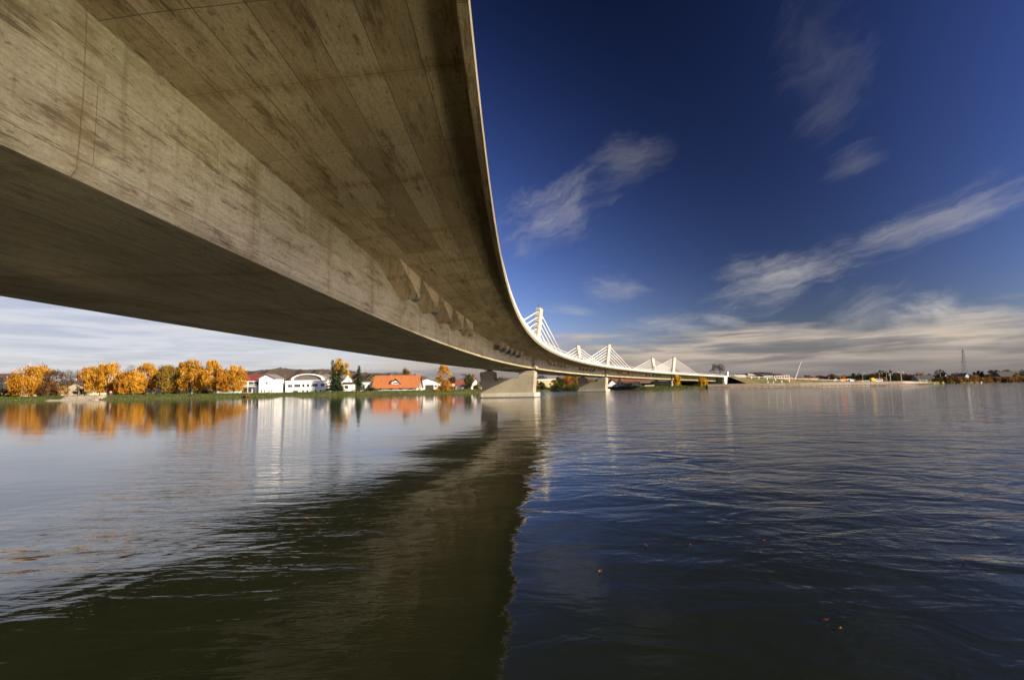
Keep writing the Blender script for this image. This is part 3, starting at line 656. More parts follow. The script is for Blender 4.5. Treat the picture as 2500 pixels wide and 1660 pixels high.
# ------------------------------------------------------------------ building builder (front faces the river, -y)
def building(name,label,x0,x1,Y,dep,zw,zr,wall,roof,kind='gable_side',wins=(),door=None,cat='house',z0=GZ-.15,eave=.4,chim=None,group=None,gx=None,extra=None):
    """x0,x1 in photo pixels; zw wall top and zr ridge heights in metres over the water; kind: gable_side (ridge along the river), gable_front, flat, shed
    wins: (u0,u1,v0,v1) fractions of the front wall"""
    a,b_=W(x0,940,Y).x,W(x1,940,Y).x; w=b_-a; t=thing(name,label,cat,((a+b_)/2,Y,z0),0,group)
    hw=w/2; h=zw-z0; hr=zr-z0; q=MB()
    if kind=='gable_front':
        q.prism([(-hw,0),(hw,0),(hw,h),(0,hr),(-hw,h)],0,dep)
    else: q.box(-hw,hw,0,dep,0,h)
    if kind=='gable_side':
        for s in (-1,1):
            x=s*(hw-.01); V=[(x-s*.25,0,h),(x,0,h),(x,dep,h),(x-s*.25,dep,h),(x-s*.25,dep/2,hr-.12),(x,dep/2,hr-.12)]
            Fs=[(1,2,5),(0,4,3),(0,1,5,4),(2,3,4,5),(0,3,2,1)]; q.add(V,Fs if s>0 else [f[::-1] for f in Fs])
    wl=q.build('wall',M[wall],t)
    r=MB(); e=eave; th=.22
    if kind=='gable_side':
        for (y0,z0_),(y1,z1) in (((-e,h-e*(hr-h)/(dep/2)),(dep/2,hr)),((dep/2,hr),(dep+e,h-e*(hr-h)/(dep/2)))):
            r.add([(-hw-e,y0,z0_),(hw+e,y0,z0_),(hw+e,y1,z1),(-hw-e,y1,z1),(-hw-e,y0,z0_+th),(hw+e,y0,z0_+th),(hw+e,y1,z1+th),(-hw-e,y1,z1+th)],[(0,3,2,1),(4,5,6,7),(0,1,5,4),(1,2,6,5),(2,3,7,6),(3,0,4,7)])
    elif kind=='gable_front':
        sl_=(hr-h)/hw
        r.prism([(-hw-e,h-e*sl_+.03),(0,hr+.03),(0,hr+th+.05),(-hw-e,h-e*sl_+th+.03)],-e,dep+e); r.prism([(0,hr+.03),(hw+e,h-e*sl_+.03),(hw+e,h-e*sl_+th+.03),(0,hr+th+.05)],-e,dep+e)
    elif kind=='hip':
        i=min(hw*.5,dep/2); V=[(-hw-e,-e,h),(hw+e,-e,h),(hw+e,dep+e,h),(-hw-e,dep+e,h),(-hw+i,dep/2,hr),(hw-i,dep/2,hr)]
        r.add(V,[(0,1,5,4),(1,2,5),(2,3,4,5),(3,0,4),(0,3,2,1)])
    elif kind=='shed': r.add([(-hw-e,-e,h),(hw+e,-e,h),(hw+e,dep+e,hr),(-hw-e,dep+e,hr),(-hw-e,-e,h+th),(hw+e,-e,h+th),(hw+e,dep+e,hr+th),(-hw-e,dep+e,hr+th)],[(0,3,2,1),(4,5,6,7),(0,1,5,4),(1,2,6,5),(2,3,7,6),(3,0,4,7)])
    else: r.box(-hw-e*.4,hw+e*.4,-e*.4,dep+e*.4,h+.002,max(hr,h+.25))
    rf=r.build('roof',M[roof],t)
    if chim is not None:
        c_=MB(); x=-hw+w*chim; c_.box(x-.35,x+.35,dep*.5-.35,dep*.5+.35,hr-.5,hr+.9); c_.build('chimney',M['roof_rust'],rf)
    for u0,u1,v0,v1 in wins:
        c_=MB(); X0,X1,Z0,Z1=-hw+w*u0,-hw+w*u1,h*v0,h*v1; c_.box(X0,X1,-.05,.01,Z0,Z1); o=c_.build('window',M['glass'],t)
    if door:
        u0,u1,v1=door; c_=MB(); c_.box(-hw+w*u0,-hw+w*u1,-.06,.01,0,h*v1); c_.build('door',M['hole'],t)
    if extra: extra(t,hw,h,hr,dep,w)
    return t
def car(name,label,px,Y,z0,paint,kind='car',rz=0,cat='car',ln=4.3,group=None):
    p=W(px,945,Y); t=thing(name,label,cat,(p.x,Y,z0),rz,group); b=MB(); hl=ln/2
    if kind=='car':
        b.prism([(-hl,.35),(hl,.35),(hl,.75),(hl*.62,.92),(hl*.28,1.42),(-hl*.55,1.45),(-hl*.85,1.0),(-hl,.95)],-.85,.85)
        gl=[(hl*.52,.97),(hl*.25,1.36),(-hl*.5,1.38),(-hl*.72,1.0)]
    elif kind=='van':
        b.prism([(-hl,.4),(hl,.4),(hl,1.0),(hl*.8,1.25),(hl*.62,2.2),(-hl,2.3)],-.95,.95); gl=[(hl*.74,1.25),(hl*.58,2.0),(hl*.2,2.0),(hl*.2,1.25)]
    else:
        b.prism([(-hl,.5),(hl,.5),(hl,2.7),(-hl,2.8)],-1.1,1.1); gl=[(hl*.85,1.5),(hl*.85,2.2),(hl*.5,2.2),(hl*.5,1.5)]
    b.build('body',M[paint],t)
    g_=MB(); yy=(.85 if kind=='car' else .95 if kind=='van' else 1.1)
    g_.prism(gl[::-1] if False else gl[::-1],-yy-.012,-yy+.05); g_.build('window',M['glass'],t)
    for x in (-hl*.62,hl*.62):
        w=MB(); w.tube((x,-yy-.02,.34),(x,-yy+.2,.34),.34,.34,12); w.build('wheel',M['tyre'],t)
    return t
for n,c in (('paint_white',(.46,.46,.46)),('paint_orange',(.65,.16,.03)),('paint_yellow',(.80,.52,.02)),('paint_silver',(.45,.46,.48)),('paint_red',(.45,.04,.03)),('paint_blue',(.07,.12,.25)),('sign_red',(.6,.05,.04)),('sign_orange',(.75,.2,.10))): M[n]=plain(n,c,.3,.05,1)
#@@CONTENT
hz=lambda px,py,Y: W(px,py,Y).z
# ------------------------------------------------------------------ left bank, from the left edge to the pier
building('house','brown roofed pale house at the far left behind the bushes',-30,52,262,9,hz(20,929,262),hz(20,912,262),'wall_beige','roof_brown','gable_side',wins=((.3,.42,.45,.75),(.6,.72,.45,.75),(.85,.95,.45,.75)),chim=.45)
building('house','low cream house half hidden behind the leafless trees on the left bank',150,225,250,9,hz(190,951,250),hz(190,935,250),'wall_cream','roof_brown','gable_front',wins=((.12,.25,.35,.7),(.4,.55,.35,.7),(.72,.86,.35,.7)))
building('house','grey walled house between the golden birches left of the red roofed building',530,572,262,8,hz(550,936,262),hz(550,926,262),'wall_bluish','roof_grey','gable_side',wins=((.2,.4,.4,.75),(.6,.8,.4,.75)))
conifer('spruce_tree','bluish spruce at the left edge of the frame beside the brown roofed house',5,920,232,62,'bluespruce')
conifer('spruce_tree','broad grey green spruce standing in front of the brown roofed house',36,930,228,52,'bluespruce')
tree('hedge_shrub','dark clipped hedge under the spruces at the left edge',28,951,222,80,'darkgreen',kind='bush',n=1500,cat='shrub',low=.02)
tree('birch_tree','wide golden birch with a double crown, first in the row from the left',82,893,222,84,'gold','birchbark','birch',4200)
tree('birch_tree','low amber birch drooping beside the double crowned golden birch',60,918,218,58,'amber','birchbark','birch',2400)
tree('birch_tree','tall golden birch just left of the dark brown half bare tree',104,890,226,56,'gold','birchbark','birch',3000)
bare('bare_tree','dark brown half bare tree right of the first golden birches',138,902,224,52,'russet',4)
tree('russet_tree','dark russet bush like tree under the leafless trees on the left bank',118,934,220,50,'russet',kind='round',n=1800,low=.05)
bare('bare_tree','reddish leafless tree in front of the low cream house, left of the pair',168,900,232,46,None,4)
bare('bare_tree','reddish leafless tree in front of the low cream house, right of the pair',193,901,233,48,None,4)
tree('young_tree','small orange leaved sapling by the low cream house',158,942,219,26,'amber',kind='round',n=500,low=.1,size=.35)
for a in (('birch_tree','golden birch with a rounded top right of the leafless pair',224,893,222,44,'gold'),
          ('birch_tree','tall dense golden birch with a pointed top above the red and white sign',268,882,224,54,'gold'),
          ('birch_tree','small amber birch with low hanging branches right of the pointed birch',300,908,219,40,'amber'),
          ('birch_tree','broad amber birch in front of the grey leafless tree top',330,904,220,44,'gold'),
          ('birch_tree','tall golden birch with a flat top in the middle of the row',362,886,226,52,'gold'),
          ('birch_tree','olive gold birch over the white camper van',412,890,223,52,'olivegold'),
          ('birch_tree','tallest golden birch of the row with a ragged top',472,877,224,66,'gold'),
          ('birch_tree','slim golden birch leaning on the left of the tallest birch',448,882,228,38,'amber'),
          ('birch_tree','tall golden birch with a wide top right of the tallest birch',520,880,224,56,'gold'),
          ('birch_tree','amber birch next to the red roofed building, last of the row',572,891,222,56,'gold'),
          ('birch_tree','low amber birch between the last two tall birches of the row',548,908,220,36,'amber')):
    tree(a[0],a[1],a[2],a[3],a[4],a[5],a[6],'birchbark','birch',int(1900+a[5]*60),group='birches along the left bank')
bare('bare_tree','grey leafless tree rising behind the broad amber birch',322,887,236,36,None,4)
tree('russet_tree','brown leaved tree between the tall flat topped birch and the olive gold birch',388,904,236,30,'russet',n=1500)
bare('bare_tree','grey brown leafless tree left of the olive gold birch',400,892,238,30,'russet',4)
tree('russet_tree','dark brown leaved tree under the rounded golden birch',246,918,232,34,'russet',n=1500)
for i,(px,y,w) in enumerate(((196,948,30),(345,945,26),(430,946,24),(500,948,26))):
    tree('undergrowth_shrub',('dark brown undergrowth shrub below the leafless pair','dark shrub below the broad amber birch','dark shrub behind the white camper van','dark shrub under the tallest golden birch')[i],px,y,229,w,'russet',kind='bush',n=500,cat='shrub',low=.02)
car('camper_van','white camper van parked under the olive gold birch',393,229,GZ,'paint_white','camper',0,'camper van',5.6)
car('camper_van','long white camper van parked under the tallest birch',446,229,GZ,'paint_white','camper',0,'camper van',7.4)
car('delivery_van','white delivery van parked under the pointed golden birch',296,230,GZ,'paint_white','van',0,'van',5.2)
car('parked_car','silver car parked beside the long white camper van',478,229,GZ,'paint_silver','car',0,'car')
def signboard(name,label,px,ytop,ybot,wpx,Y,mats,cat='sign',post=True,band=None):
    p=W(px,ybot,Y); w=wpx*Y/F/2; z1=hz(px,ytop,Y); t=thing(name,label,cat,(p.x,Y,GZ-.1))
    if post:
        q=MB(); q.tube((0,.06,0),(0,.06,z1-GZ),.05,k=8); q.build('post',M['steel'],t)
    q=MB(); q.box(-w,w,-.03,.03,p.z-GZ+.1,z1-GZ+.1); q.build('panel',M[mats[0]],t)
    q=MB(); h=z1-p.z
    for pts in band or (): q.add([(u*w,-.035,p.z-GZ+.1+v*h) for u,v in pts],[tuple(range(len(pts)))])
    if band: q.build('emblem',M[mats[1]],t)
signboard('river_sign','small red and white sign on a post under the pointed golden birch',270.5,954,960,6,212,('sign_red','wall_white'),band=[[(-.7,.3),(.7,.3),(.7,.7),(-.7,.7)]])
# red roofed white building
def balcony(t,hw,h,hr,dep,w):
    q=MB(); q.box(-hw,hw*.28,-1.3,-.003,h*.5,h*.54); q.build('balcony_floor',M['wall_white'],t)
    q=MB()
    for i in range(12): x=-hw+.05+i*(hw*1.26/11); q.box(x-.03,x+.03,-1.28,-1.22,h*.54,h*.68)
    q.box(-hw,hw*.28,-1.3,-1.2,h*.68,h*.70); q.build('balcony_rail',M['white'],t)
    for i in range(3):
        q=MB(); x=-hw+.15+i*(hw*1.24/2); q.box(x-.08,x+.08,-1.3,-1.14,0,h*.5-.003); q.build('pillar',M['wall_white'],t)
# its gable end looks towards the bridge: built with a ridge running along the river, gable wall facing right, plus the long front
t=building('red_roofed_house','white two storey building with a red roof and a balcony right of the birches',588,652,236,11,hz(600,928,236),hz(600,914.5,236),'wall_white','roof_red','gable_side',
    wins=((.08,.24,.60,.86),(.30,.46,.60,.86),(.52,.68,.60,.86),(.05,.42,.08,.38)),cat='building',extra=balcony)
building('gabled_annex','white gabled end wing with one small window, attached right of the red roofed front',632,671,233.5,9,hz(650,924,234),hz(650,914.5,234),'wall_white','roof_grey','gable_front',wins=((.46,.54,.62,.76),(.15,.2,.05,.22),(.35,.4,.05,.22),(.62,.67,.05,.22),(.8,.85,.05,.22)),cat='building',eave=.5)
building('grey_shed','low grey shed with an open front between the red roofed building and the arched hall',672,697,246,8,hz(685,936,246),hz(685,930,246),'wall_grey','roof_grey','shed',door=(.1,.85,.62),cat='shed')
building('flat_office','long white two storey office block in front of the arched hall',697,800,240,10,hz(750,931,240),hz(750,929,240),'wall_white','wall_white','flat',
    wins=((.06,.115,.50,.72),(.12,.16,.50,.72),(.21,.25,.50,.74),(.255,.30,.50,.74),(.305,.35,.50,.74),(.40,.45,.50,.76),(.51,.56,.50,.76),(.64,.69,.52,.78),(.695,.76,.52,.78),(.84,.92,.52,.78),(.18,.30,.05,.18),(.40,.44,.05,.2),(.50,.54,.05,.2),(.70,.74,.05,.22),(.82,.86,.05,.22)),cat='office')
def arch_hall():
    Y=252; a,b_=W(712,940,Y).x,W(790,940,Y).x; hw=(b_-a)/2; t=thing('arched_hall','hall with a tall curved roof and a dark glazed arch behind the white office','hall',((a+b_)/2,Y,GZ-.1))
    zs=hz(750,927.5,Y)-GZ; zc=hz(750,912.5,Y)-GZ
    n=18; arc=lambda r,dz: [(hw*r*math.cos(math.pi*i/n),zs+(zc-zs)*r*math.sin(math.pi*i/n)**.9+dz) for i in range(n+1)]
    q=MB(); q.box(-hw,hw,0,22,0,zs-.01); q.build('wall',M['wall_white'],t)
    o,i_=arc(1.03,.0),arc(.90,.0)
    q=MB(); 
    for k in range(n): q.prism([i_[k],o[k],o[k+1],i_[k+1]],-.6,.5)
    q.build('arch_front',M['wall_white'],t)
    q=MB(); q.prism([(x,z) for x,z in arc(.897,.0)],.15,.4); q.build('glazed_arch',M['wall_dark'],t)
    q=MB()
    for k in range(n): q.prism([(o[k][0]*.985,o[k][1]-.25),(o[k][0]*.985,o[k][1]-.02),(o[k+1][0]*.985,o[k+1][1]-.02),(o[k+1][0]*.985,o[k+1][1]-.25)],.51,22)
    q.build('roof',M['roof_grey'],t)
arch_hall()
building('workshop','grey roofed white workshop standing right of the arched hall behind the pine',778,838,254,14,hz(800,930,254),hz(800,914,254),'wall_white','roof_grey','gable_side',wins=((.55,.7,.3,.7),(.8,.92,.3,.7)),cat='workshop')
building('white_cabin','small white cabin between the leaning pine and the dark spruce',838,862,246,6,hz(850,938,246),hz(850,933,246),'wall_white','roof_dark','flat',wins=((.2,.5,.4,.8),),cat='cabin')
building('white_cabin','white walled garage with dark windows left of the orange roofed house',880,915,248,8,hz(900,934,248),hz(900,931,248),'wall_white','wall_grey','flat',wins=((.15,.3,.3,.75),(.5,.65,.3,.75),(.75,.9,.3,.75)),cat='garage')
tree('poplar_tree','tall yellow poplar rising behind the leaning pine',830,874,262,36,'yellowgold','bark','poplar',3600,low=.05)
tree('poplar_tree','shorter yellow poplar beside the tall one behind the pine',845,884,262,24,'yellowgold','bark','poplar',1600,low=.05)
conifer('pine_tree','dark green pine with bent tips left in the conifer pair',812,877,234,40,'needle',lean=-.8,n=8)
conifer('pine_tree','bushy dark pine leaning right in front of the yellow poplars',838,890,233,62,'needle',lean=4.2,n=10)
conifer('spruce_tree','straight pointed dark spruce standing alone left of the orange roof',877,891,236,34,'needle',n=12)
conifer('pine_tree','low spreading pine bough tree at the foot of the conifer pair',822,922,231,54,'needle',n=8)
tree('hedge_shrub','low dark hedge by the white garage left of the orange roof',905,949,240,34,'darkgreen',kind='bush',n=600,cat='shrub',low=.02)
tree('garden_tree','small bright yellow tree behind the white garage',911,919,262,12,'yellowgold',kind='bush',n=500)
# orange roofed house with dormer
def dormer(t,hw,h,hr,dep,w):
    zf=h+(hr-h)*.30; x0=0
    q=MB(); q.prism([(x0-1.9,zf-.3),(x0+1.9,zf-.3),(x0+1.9,zf+.35),(x0,zf+1.3),(x0-1.9,zf+.35)],.9,dep*.42); d=q.build('dormer',M['wall_white'],t)
    r=MB(); r.prism([(x0-2.5,zf-.1),(x0,zf+2.25),(x0,zf+2.5),(x0-2.75,zf-.1)],.45,dep*.46); r.prism([(x0,zf+2.25),(x0+2.5,zf-.1),(x0+2.75,zf-.1),(x0,zf+2.5)],.45,dep*.46); r.build('dormer_roof',M['roof_orange'],d)
    g_=MB(); g_.prism([(x0-1.4,zf),(x0+1.4,zf),(x0+1.2,zf+.4),(x0-1.2,zf+.4)],.84,.95); g_.build('window',M['glass'],d)
building('orange_roofed_house','wide house with a bright orange tiled roof and one dormer',912,1018,244,12,hz(960,944,244),hz(960,916.5,244),'wall_white','roof_orange','gable_side',
    wins=((.12,.2,.25,.8),(.36,.44,.25,.8),(.58,.66,.25,.8),(.82,.9,.25,.8)),chim=.9,extra=dormer,eave=.9)
bare('bare_tree','round leafless tree showing above the orange roof',991,898,275,26,'olivegold',4)
building('boat_garage','white gabled garage with a dark open gateway right of the orange roofed house',1020,1071,258,9,hz(1045,933,258),hz(1045,924,258),'wall_white','roof_grey','gable_front',wins=((.13,.2,.25,.6),(.8,.9,.4,.6)),door=(.36,.76,.66),cat='garage')
tree('tall_golden_tree','slender golden tree growing on the bank in front of the white garage',1083,893,243,44,'gold','bark','poplar',3000,low=.04,base=.6)
tree('riverside_shrub','golden brown shrub at the water around the slender golden tree',1082,938,240,40,'amber',kind='bush',n=900,cat='shrub',low=.02,base=.4)
bare('bare_tree','small round brown tree right of the white garage',1103,920,266,20,'russet',4)
signboard('notice_sign','orange red notice sign with a white mark on a post left of the pier',1107,936,943.5,7.5,249,('sign_orange','wall_white'),band=[[(-.25,.2),(.6,.45),(.6,.75),(-.25,.55)],[(-.6,.55),(-.25,.45),(-.25,.75),(-.6,.8)]])
def floodlight():
    p=W(1132.5,950,262); t=thing('floodlight_mast','brown mast with a crossbar of floodlights left of the pier','mast',(p.x,262,GZ-.1)); h=hz(1132,911.5,262)-GZ
    q=MB(); q.tube((0,0,0),(0,0,h),.14,.10,8); q.build('pole',M['dsteel'],t)
    q=MB(); q.box(-1.5,1.5,-.08,.08,h-.75,h-.6); q.build('crossbar',M['dsteel'],t)
    for x in (-1.1,-.4,.4,1.1):
        q=MB(); q.box(x-.3,x+.3,-.35,.1,h-.59,h-.15); q.build('lamp',M['dsteel'],t)
floodlight()
building('red_roofed_cottage','cottage with a steep rusty red roof seen between pole and green tree',1112,1142,300,9,hz(1125,940,300),hz(1125,926,300),'wall_beige','roof_rust','gable_side',wins=((.2,.35,.3,.7),(.6,.75,.3,.7)))
building('red_roofed_cottage','red tiled house directly left of the pier with a white wall',1150,1176,290,9,hz(1160,941,290),hz(1160,925,290),'wall_white','roof_rust','gable_front',wins=((.3,.45,.3,.6),(.55,.7,.3,.6)),chim=.4)
def low_wall(name,label,px0,px1,Y,z1,m,cat='wall'):
    a,b_=W(px0,945,Y).x,W(px1,945,Y).x; q=MB(); q.box(a,b_,Y,Y+.3,GZ-.3,z1); q.box(a-.05,b_+.05,Y-.05,Y+.35,z1+.002,z1+.1); o=q.build(name,M[m]); return tag(o,label,cat)
low_wall('garden_wall','low white garden wall behind the floodlight mast',1114,1132,266,GZ+1.2,'wall_white')
low_wall('garden_wall','short white garden wall between green tree and pier',1150,1160,268,GZ+1.3,'wall_white')
tree('green_tree','dense green tree between floodlight mast and pier',1143,914,262,24,'greenleaf',n=1800,low=.06)
tree('poplar_tree','thin russet poplar tip behind the red tiled house by the pier',1156,912,310,8,'amber',kind='poplar',n=700)
tree('yellow_shrub','pale yellow green shrub touching the left column of the pier',1172,932,260,22,'olivegold',kind='bush',n=900,cat='shrub',low=.03)
tree('green_shrub','green shrub with reddish tips beside the red tiled house',1162,940,258,14,'greenleaf',kind='bush',n=500,cat='shrub',low=.03)
# ------------------------------------------------------------------ seen through and between the piers
building('mansard_house','dark roofed house with small white windows seen over the wall of the near pier',1256,1278,330,9,hz(1265,934,330),hz(1265,922,330),'wall_white','roof_brown','hip',wins=((.3,.42,.4,.9),(.6,.72,.4,.9)))
building('mansard_house','long dark grey roof with a row of small white windows right of the near pier',1312,1334,345,10,hz(1322,929,345),hz(1322,916,345),'wall_white','roof_dark','hip',wins=((.1,.2,.55,.9),(.3,.4,.55,.9),(.5,.6,.55,.9),(.7,.8,.55,.9)))
building('yellow_hall','pale yellow riverside hall with a light flat roof between the two piers',1313,1357,326,12,hz(1335,928,326),hz(1335,925.5,326),'wall_yellow','wall_white','flat',cat='hall',wins=((.1,.16,.3,.6),(.2,.26,.3,.6)))
building('grey_house','grey walled house behind the yellow hall',1338,1360,365,9,hz(1350,926,365),hz(1350,917,365),'wall_grey','roof_grey','gable_side',wins=((.2,.4,.3,.7),(.6,.8,.3,.7)))
for i,a in enumerate(((1307,927,300,16,'amber','rust brown bush just right of the near pier column'),(1321,934,302,16,'greenleaf','dark green bush under the yellow hall'),(1296,926,304,18,'amber','brown leaved tree behind the right column of the near pier'),
        (1352,928,304,16,'olivegold','yellow green bush at the right end of the yellow hall'),(1364,921,306,24,'greenleaf','green and brown tree in the middle between the piers'),(1385,917,308,30,'amber','round amber tree between the piers'),
        (1402,916,310,34,'olivegold','broad olive gold tree left of the second pier'),(1420,921,312,26,'amber','amber bush behind the left column of the second pier'),(1441,924,314,30,'olivegold','olive tree seen over the wall of the second pier'),(1462,926,316,24,'greenleaf','green tree behind the right column of the second pier'),(1230,922,318,34,'olivegold','bushy olive tree seen over the middle wall of the near pier'))):
    tree('autumn_tree',a[5],a[0],a[1],a[2],a[3],a[4],kind='round',n=1500,low=.03,size=.45)
for i,(px,y,w) in enumerate(((1322,944,44),(1358,943,48),(1396,942,52))):
    tree('bank_shrub',('dark thicket on the bank under the yellow hall','dark thicket on the bank midway between the piers','dark thicket on the bank beside the second pier')[i],px,y,288,w,'darkgreen',kind='bush',n=1500,cat='shrub',low=.0,base=.2)  # dark green thickets along the low bank
# right of the second pier
building('boathouse','white pointed boathouse right of the second pier',1482,1512,296,8,hz(1497,941,296),hz(1497,927,296),'wall_white','roof_dark','gable_front',cat='boathouse',door=(.4,.62,.5))
building('red_hall','long low building with a rusty red roof under the bridge right of the second pier',1520,1592,330,14,hz(1555,932,330),hz(1555,922.5,330),'wall_cream','roof_rust','gable_side',cat='hall',wins=((.1,.2,.2,.6),(.3,.4,.2,.6),(.5,.6,.2,.6),(.75,.85,.2,.6)))
building('red_hall','rusty red roof directly right of the second pier column behind the boathouse',1483,1526,345,12,hz(1500,934,345),hz(1500,924,345),'wall_cream','roof_rust','gable_side',cat='hall',wins=((.1,.3,.3,.7),(.6,.8,.3,.7)))
building('beige_house','beige bungalow with a brown roof in front of the long red roof',1525,1560,305,9,hz(1540,938,305),hz(1540,932,305),'wall_cream','roof_brown','gable_side',wins=((.2,.35,.3,.8),(.6,.8,.3,.8)))
building('beige_house','white bungalow with a dark roof left of the third pier',1562,1600,300,8,hz(1580,940,300),hz(1580,935,300),'wall_white','roof_dark','shed',wins=((.1,.2,.4,.8),(.4,.6,.4,.8)))
car('delivery_van','white van parked on the bank in front of the beige bungalow',1555,281,GZ+.05,'paint_white','van',0,'van',4.8)
car('parked_car','white car parked beside the boathouse',1506,291,GZ+.05,'paint_white','car',0,'car',4.2)
low_wall('quay_wall','long pale low wall along the bank under the third span',1573,1598,276,GZ+.7,'wall_beige')
building('dark_shed','dark boarded shed with pale panels behind the third pier',1598,1636,318,8,hz(1615,935,318),hz(1615,931,318),'wall_dark','roof_dark','flat',cat='shed',wins=((.55,.65,.3,.9),))
tree('yellow_bush','bright yellow young tree standing in front of the third pier',1652,915.5,263,21,'yellowgold',kind='upright',n=1500,low=.02,base=.3,cat='tree',size=.4)
tree('yellow_bush','wider bright yellow bush on the bank below the last span',1713,924,257,24,'yellowgold',kind='upright',n=1700,low=.02,base=.3,cat='tree',size=.4)
for i,(px,y,w) in enumerate(((1690,936,60),(1640,939,50),(1745,938,40))):
    tree('shade_shrub',('dark thicket in the shade below the last span','dark thicket around the foot of the third pier','dark thicket in front of the bridge end wall')[i],px,y,330 if i!=1 else 312,w,'darkgreen',kind='bush',n=900,cat='shrub',low=0)
bare('bare_tree','big round leafless tree rising behind the bridge end',1752,886,385,36,None,5,bark='bark',base=2)
# ------------------------------------------------------------------ approach road and right shore
tree('green_shrub','round green shrub on the slope right of the bridge end wall',1788,919,352,15,'greenleaf',kind='bush',n=700,cat='shrub',low=.02,base=2.2,size=.4)
for i,(px,y) in enumerate(((1835,922),(1853,922.5),(1873,925.5),(1894,927.5),(1909,932.5),(1927,930.5),(1875,934),(1889,935),(1863,936))):
    Yp=330+i*3; p=W(px,y,Yp); q=MB(); q.box(-.16,.16,-.08,.08,-.6,.85); q.box(-.18,.18,-.1,.1,.851,.95)
    o=q.build('marker_post',M['white'],loc=(p.x,Yp,p.z)); 
    tag(o,('upper','upper','upper','upper','lower','lower','lower','lower','lower')[i]+(' white marker post on the grassy slope, %s from the bridge end'%('first','second','third','fourth','fourth','fifth','second','third','first')[i]),'post','marker posts on the slope')
building('site_hut','hut with a hipped straw coloured roof above the approach road',1828,1846,440,8,hz(1836,917,440),hz(1836,911.5,440),'wall_dark','wall_beige','hip',z0=2,cat='hut')
building('white_tent','low white market tent on the road right of the bridge end',1797,1822,420,6,hz(1810,917.5,420),hz(1810,915,420),'tent_canvas','tent_canvas','gable_side',z0=2,cat='tent')
building('white_tent','wide white canopy with dark sides right of the straw roofed hut',1866,1888,430,6,hz(1877,919,430),hz(1877,917,430),'wall_dark','tent_canvas','flat',z0=2,cat='tent')
def frame_structure():
    Y=432; a,b_=W(1897,925,Y),W(1927,925,Y); t=thing('steel_frame','open white steel frame standing left of the crane','frame',(a.x,Y,2)); L_=b_.x-a.x; h=hz(1910,917.5,Y)-2
    for i in range(6):
        for y in (0,4):
            q=MB(); x=L_*i/5; q.box(x-.14,x+.14,y-.14,y+.14,0,h); q.build('post',M['white'],t)
    q=MB(); q.box(-.2,L_+.2,-.12,.12,h+.003,h+.25); q.box(-.2,L_+.2,3.88,4.12,h+.003,h+.25); q.box(-.2,L_+.2,-.1,.1,h*.55,h*.55+.2); q.build('beam',M['white'],t)
frame_structure()
def crane():
    Y=436; a=W(1938,923,Y); b_=W(1955,884,Y); t=thing('mobile_crane','white mobile crane with its telescopic arm raised above the approach road','crane',(a.x,Y,2))
    q=MB(); q.prism([(-5,.6),(5,.6),(5,1.6),(3.6,2.9),(2,2.9),(2,1.7),(-5,1.7)],-1.3,1.3); q.build('body',M['paint_white'],t)
    for x in (-3.8,-2.2,2.2,3.8):
        w=MB(); w.tube((x,-1.35,.6),(x,-1.0,.6),.6,.6,12); w.build('wheel',M['tyre'],t)
    q=MB(); lo=Vector((0,0,1.8)); hi=Vector((b_.x-a.x,0,b_.z-2)); mid=lo.lerp(hi,.55)
    q.tube(lo,mid,.62,.55,8); q.tube(mid,hi,.42,.36,8); q.tube(hi,hi+Vector((.9,0,-.5)),.3,.2,6); q.build('boom',M['paint_white'],t)
    q=MB(); q.tube((1.5,0,1.7),lo.lerp(hi,.25),.2,.2,6); q.build('ram',M['steel'],t)
crane()
rd=lambda i,px0,px1,y0,y1,Y,r,lab,**k: building('row_house',lab,px0,px1,Y,9,hz((px0+px1)/2,y1,Y),hz((px0+px1)/2,y0,Y),'wall_cream',r,'gable_side',z0=2,**k)
rd(0,1903,1940,921,925.5,470,'roof_orange','long orange roof behind the guard rail left of the crane',wins=((.2,.3,.3,.8),(.6,.7,.3,.8)))
rd(1,1952,1985,921.5,927,480,'roof_rust','rusty red roof right of the crane foot',wins=((.2,.3,.3,.8),(.6,.7,.3,.8)))
rd(2,1984,2004,922.5,928,478,'roof_orange','orange roofed house right of the rusty red roof',wins=((.2,.35,.3,.8),(.6,.75,.3,.8)))
building('row_house','house with a pointed red gable among the dark trees right of the crane',2020,2032,470,8,hz(2026,927,470),hz(2026,919,470),'wall_cream','roof_rust','gable_front',z0=2,wins=((.4,.6,.4,.7),))
building('row_house','brown gabled house left of the parked vehicles on the approach road',2036,2048,462,8,hz(2042,928,462),hz(2042,921,462),'wall_beige','roof_brown','gable_front',z0=2,wins=((.3,.5,.3,.6),))
for a in ((2050,'paint_white','white van first in the row of vehicles on the approach road','van',430),(2060,'paint_orange','orange truck between the two white vans on the approach road','camper',428),(2070,'paint_white','white camper van in the middle of the vehicle row on the approach road','camper',430),(2082,'paint_white','white van with a dark windscreen at the right end of the vehicle row','van',426),(2098,'paint_orange','small orange car on the approach road right of the vehicle row','car',424)):
    car('parked_vehicle',a[2],a[0],a[4],2.25,a[1],a[3],0,'truck' if 'truck' in a[2] else 'car' if 'car' in a[2] else 'van',5.0)
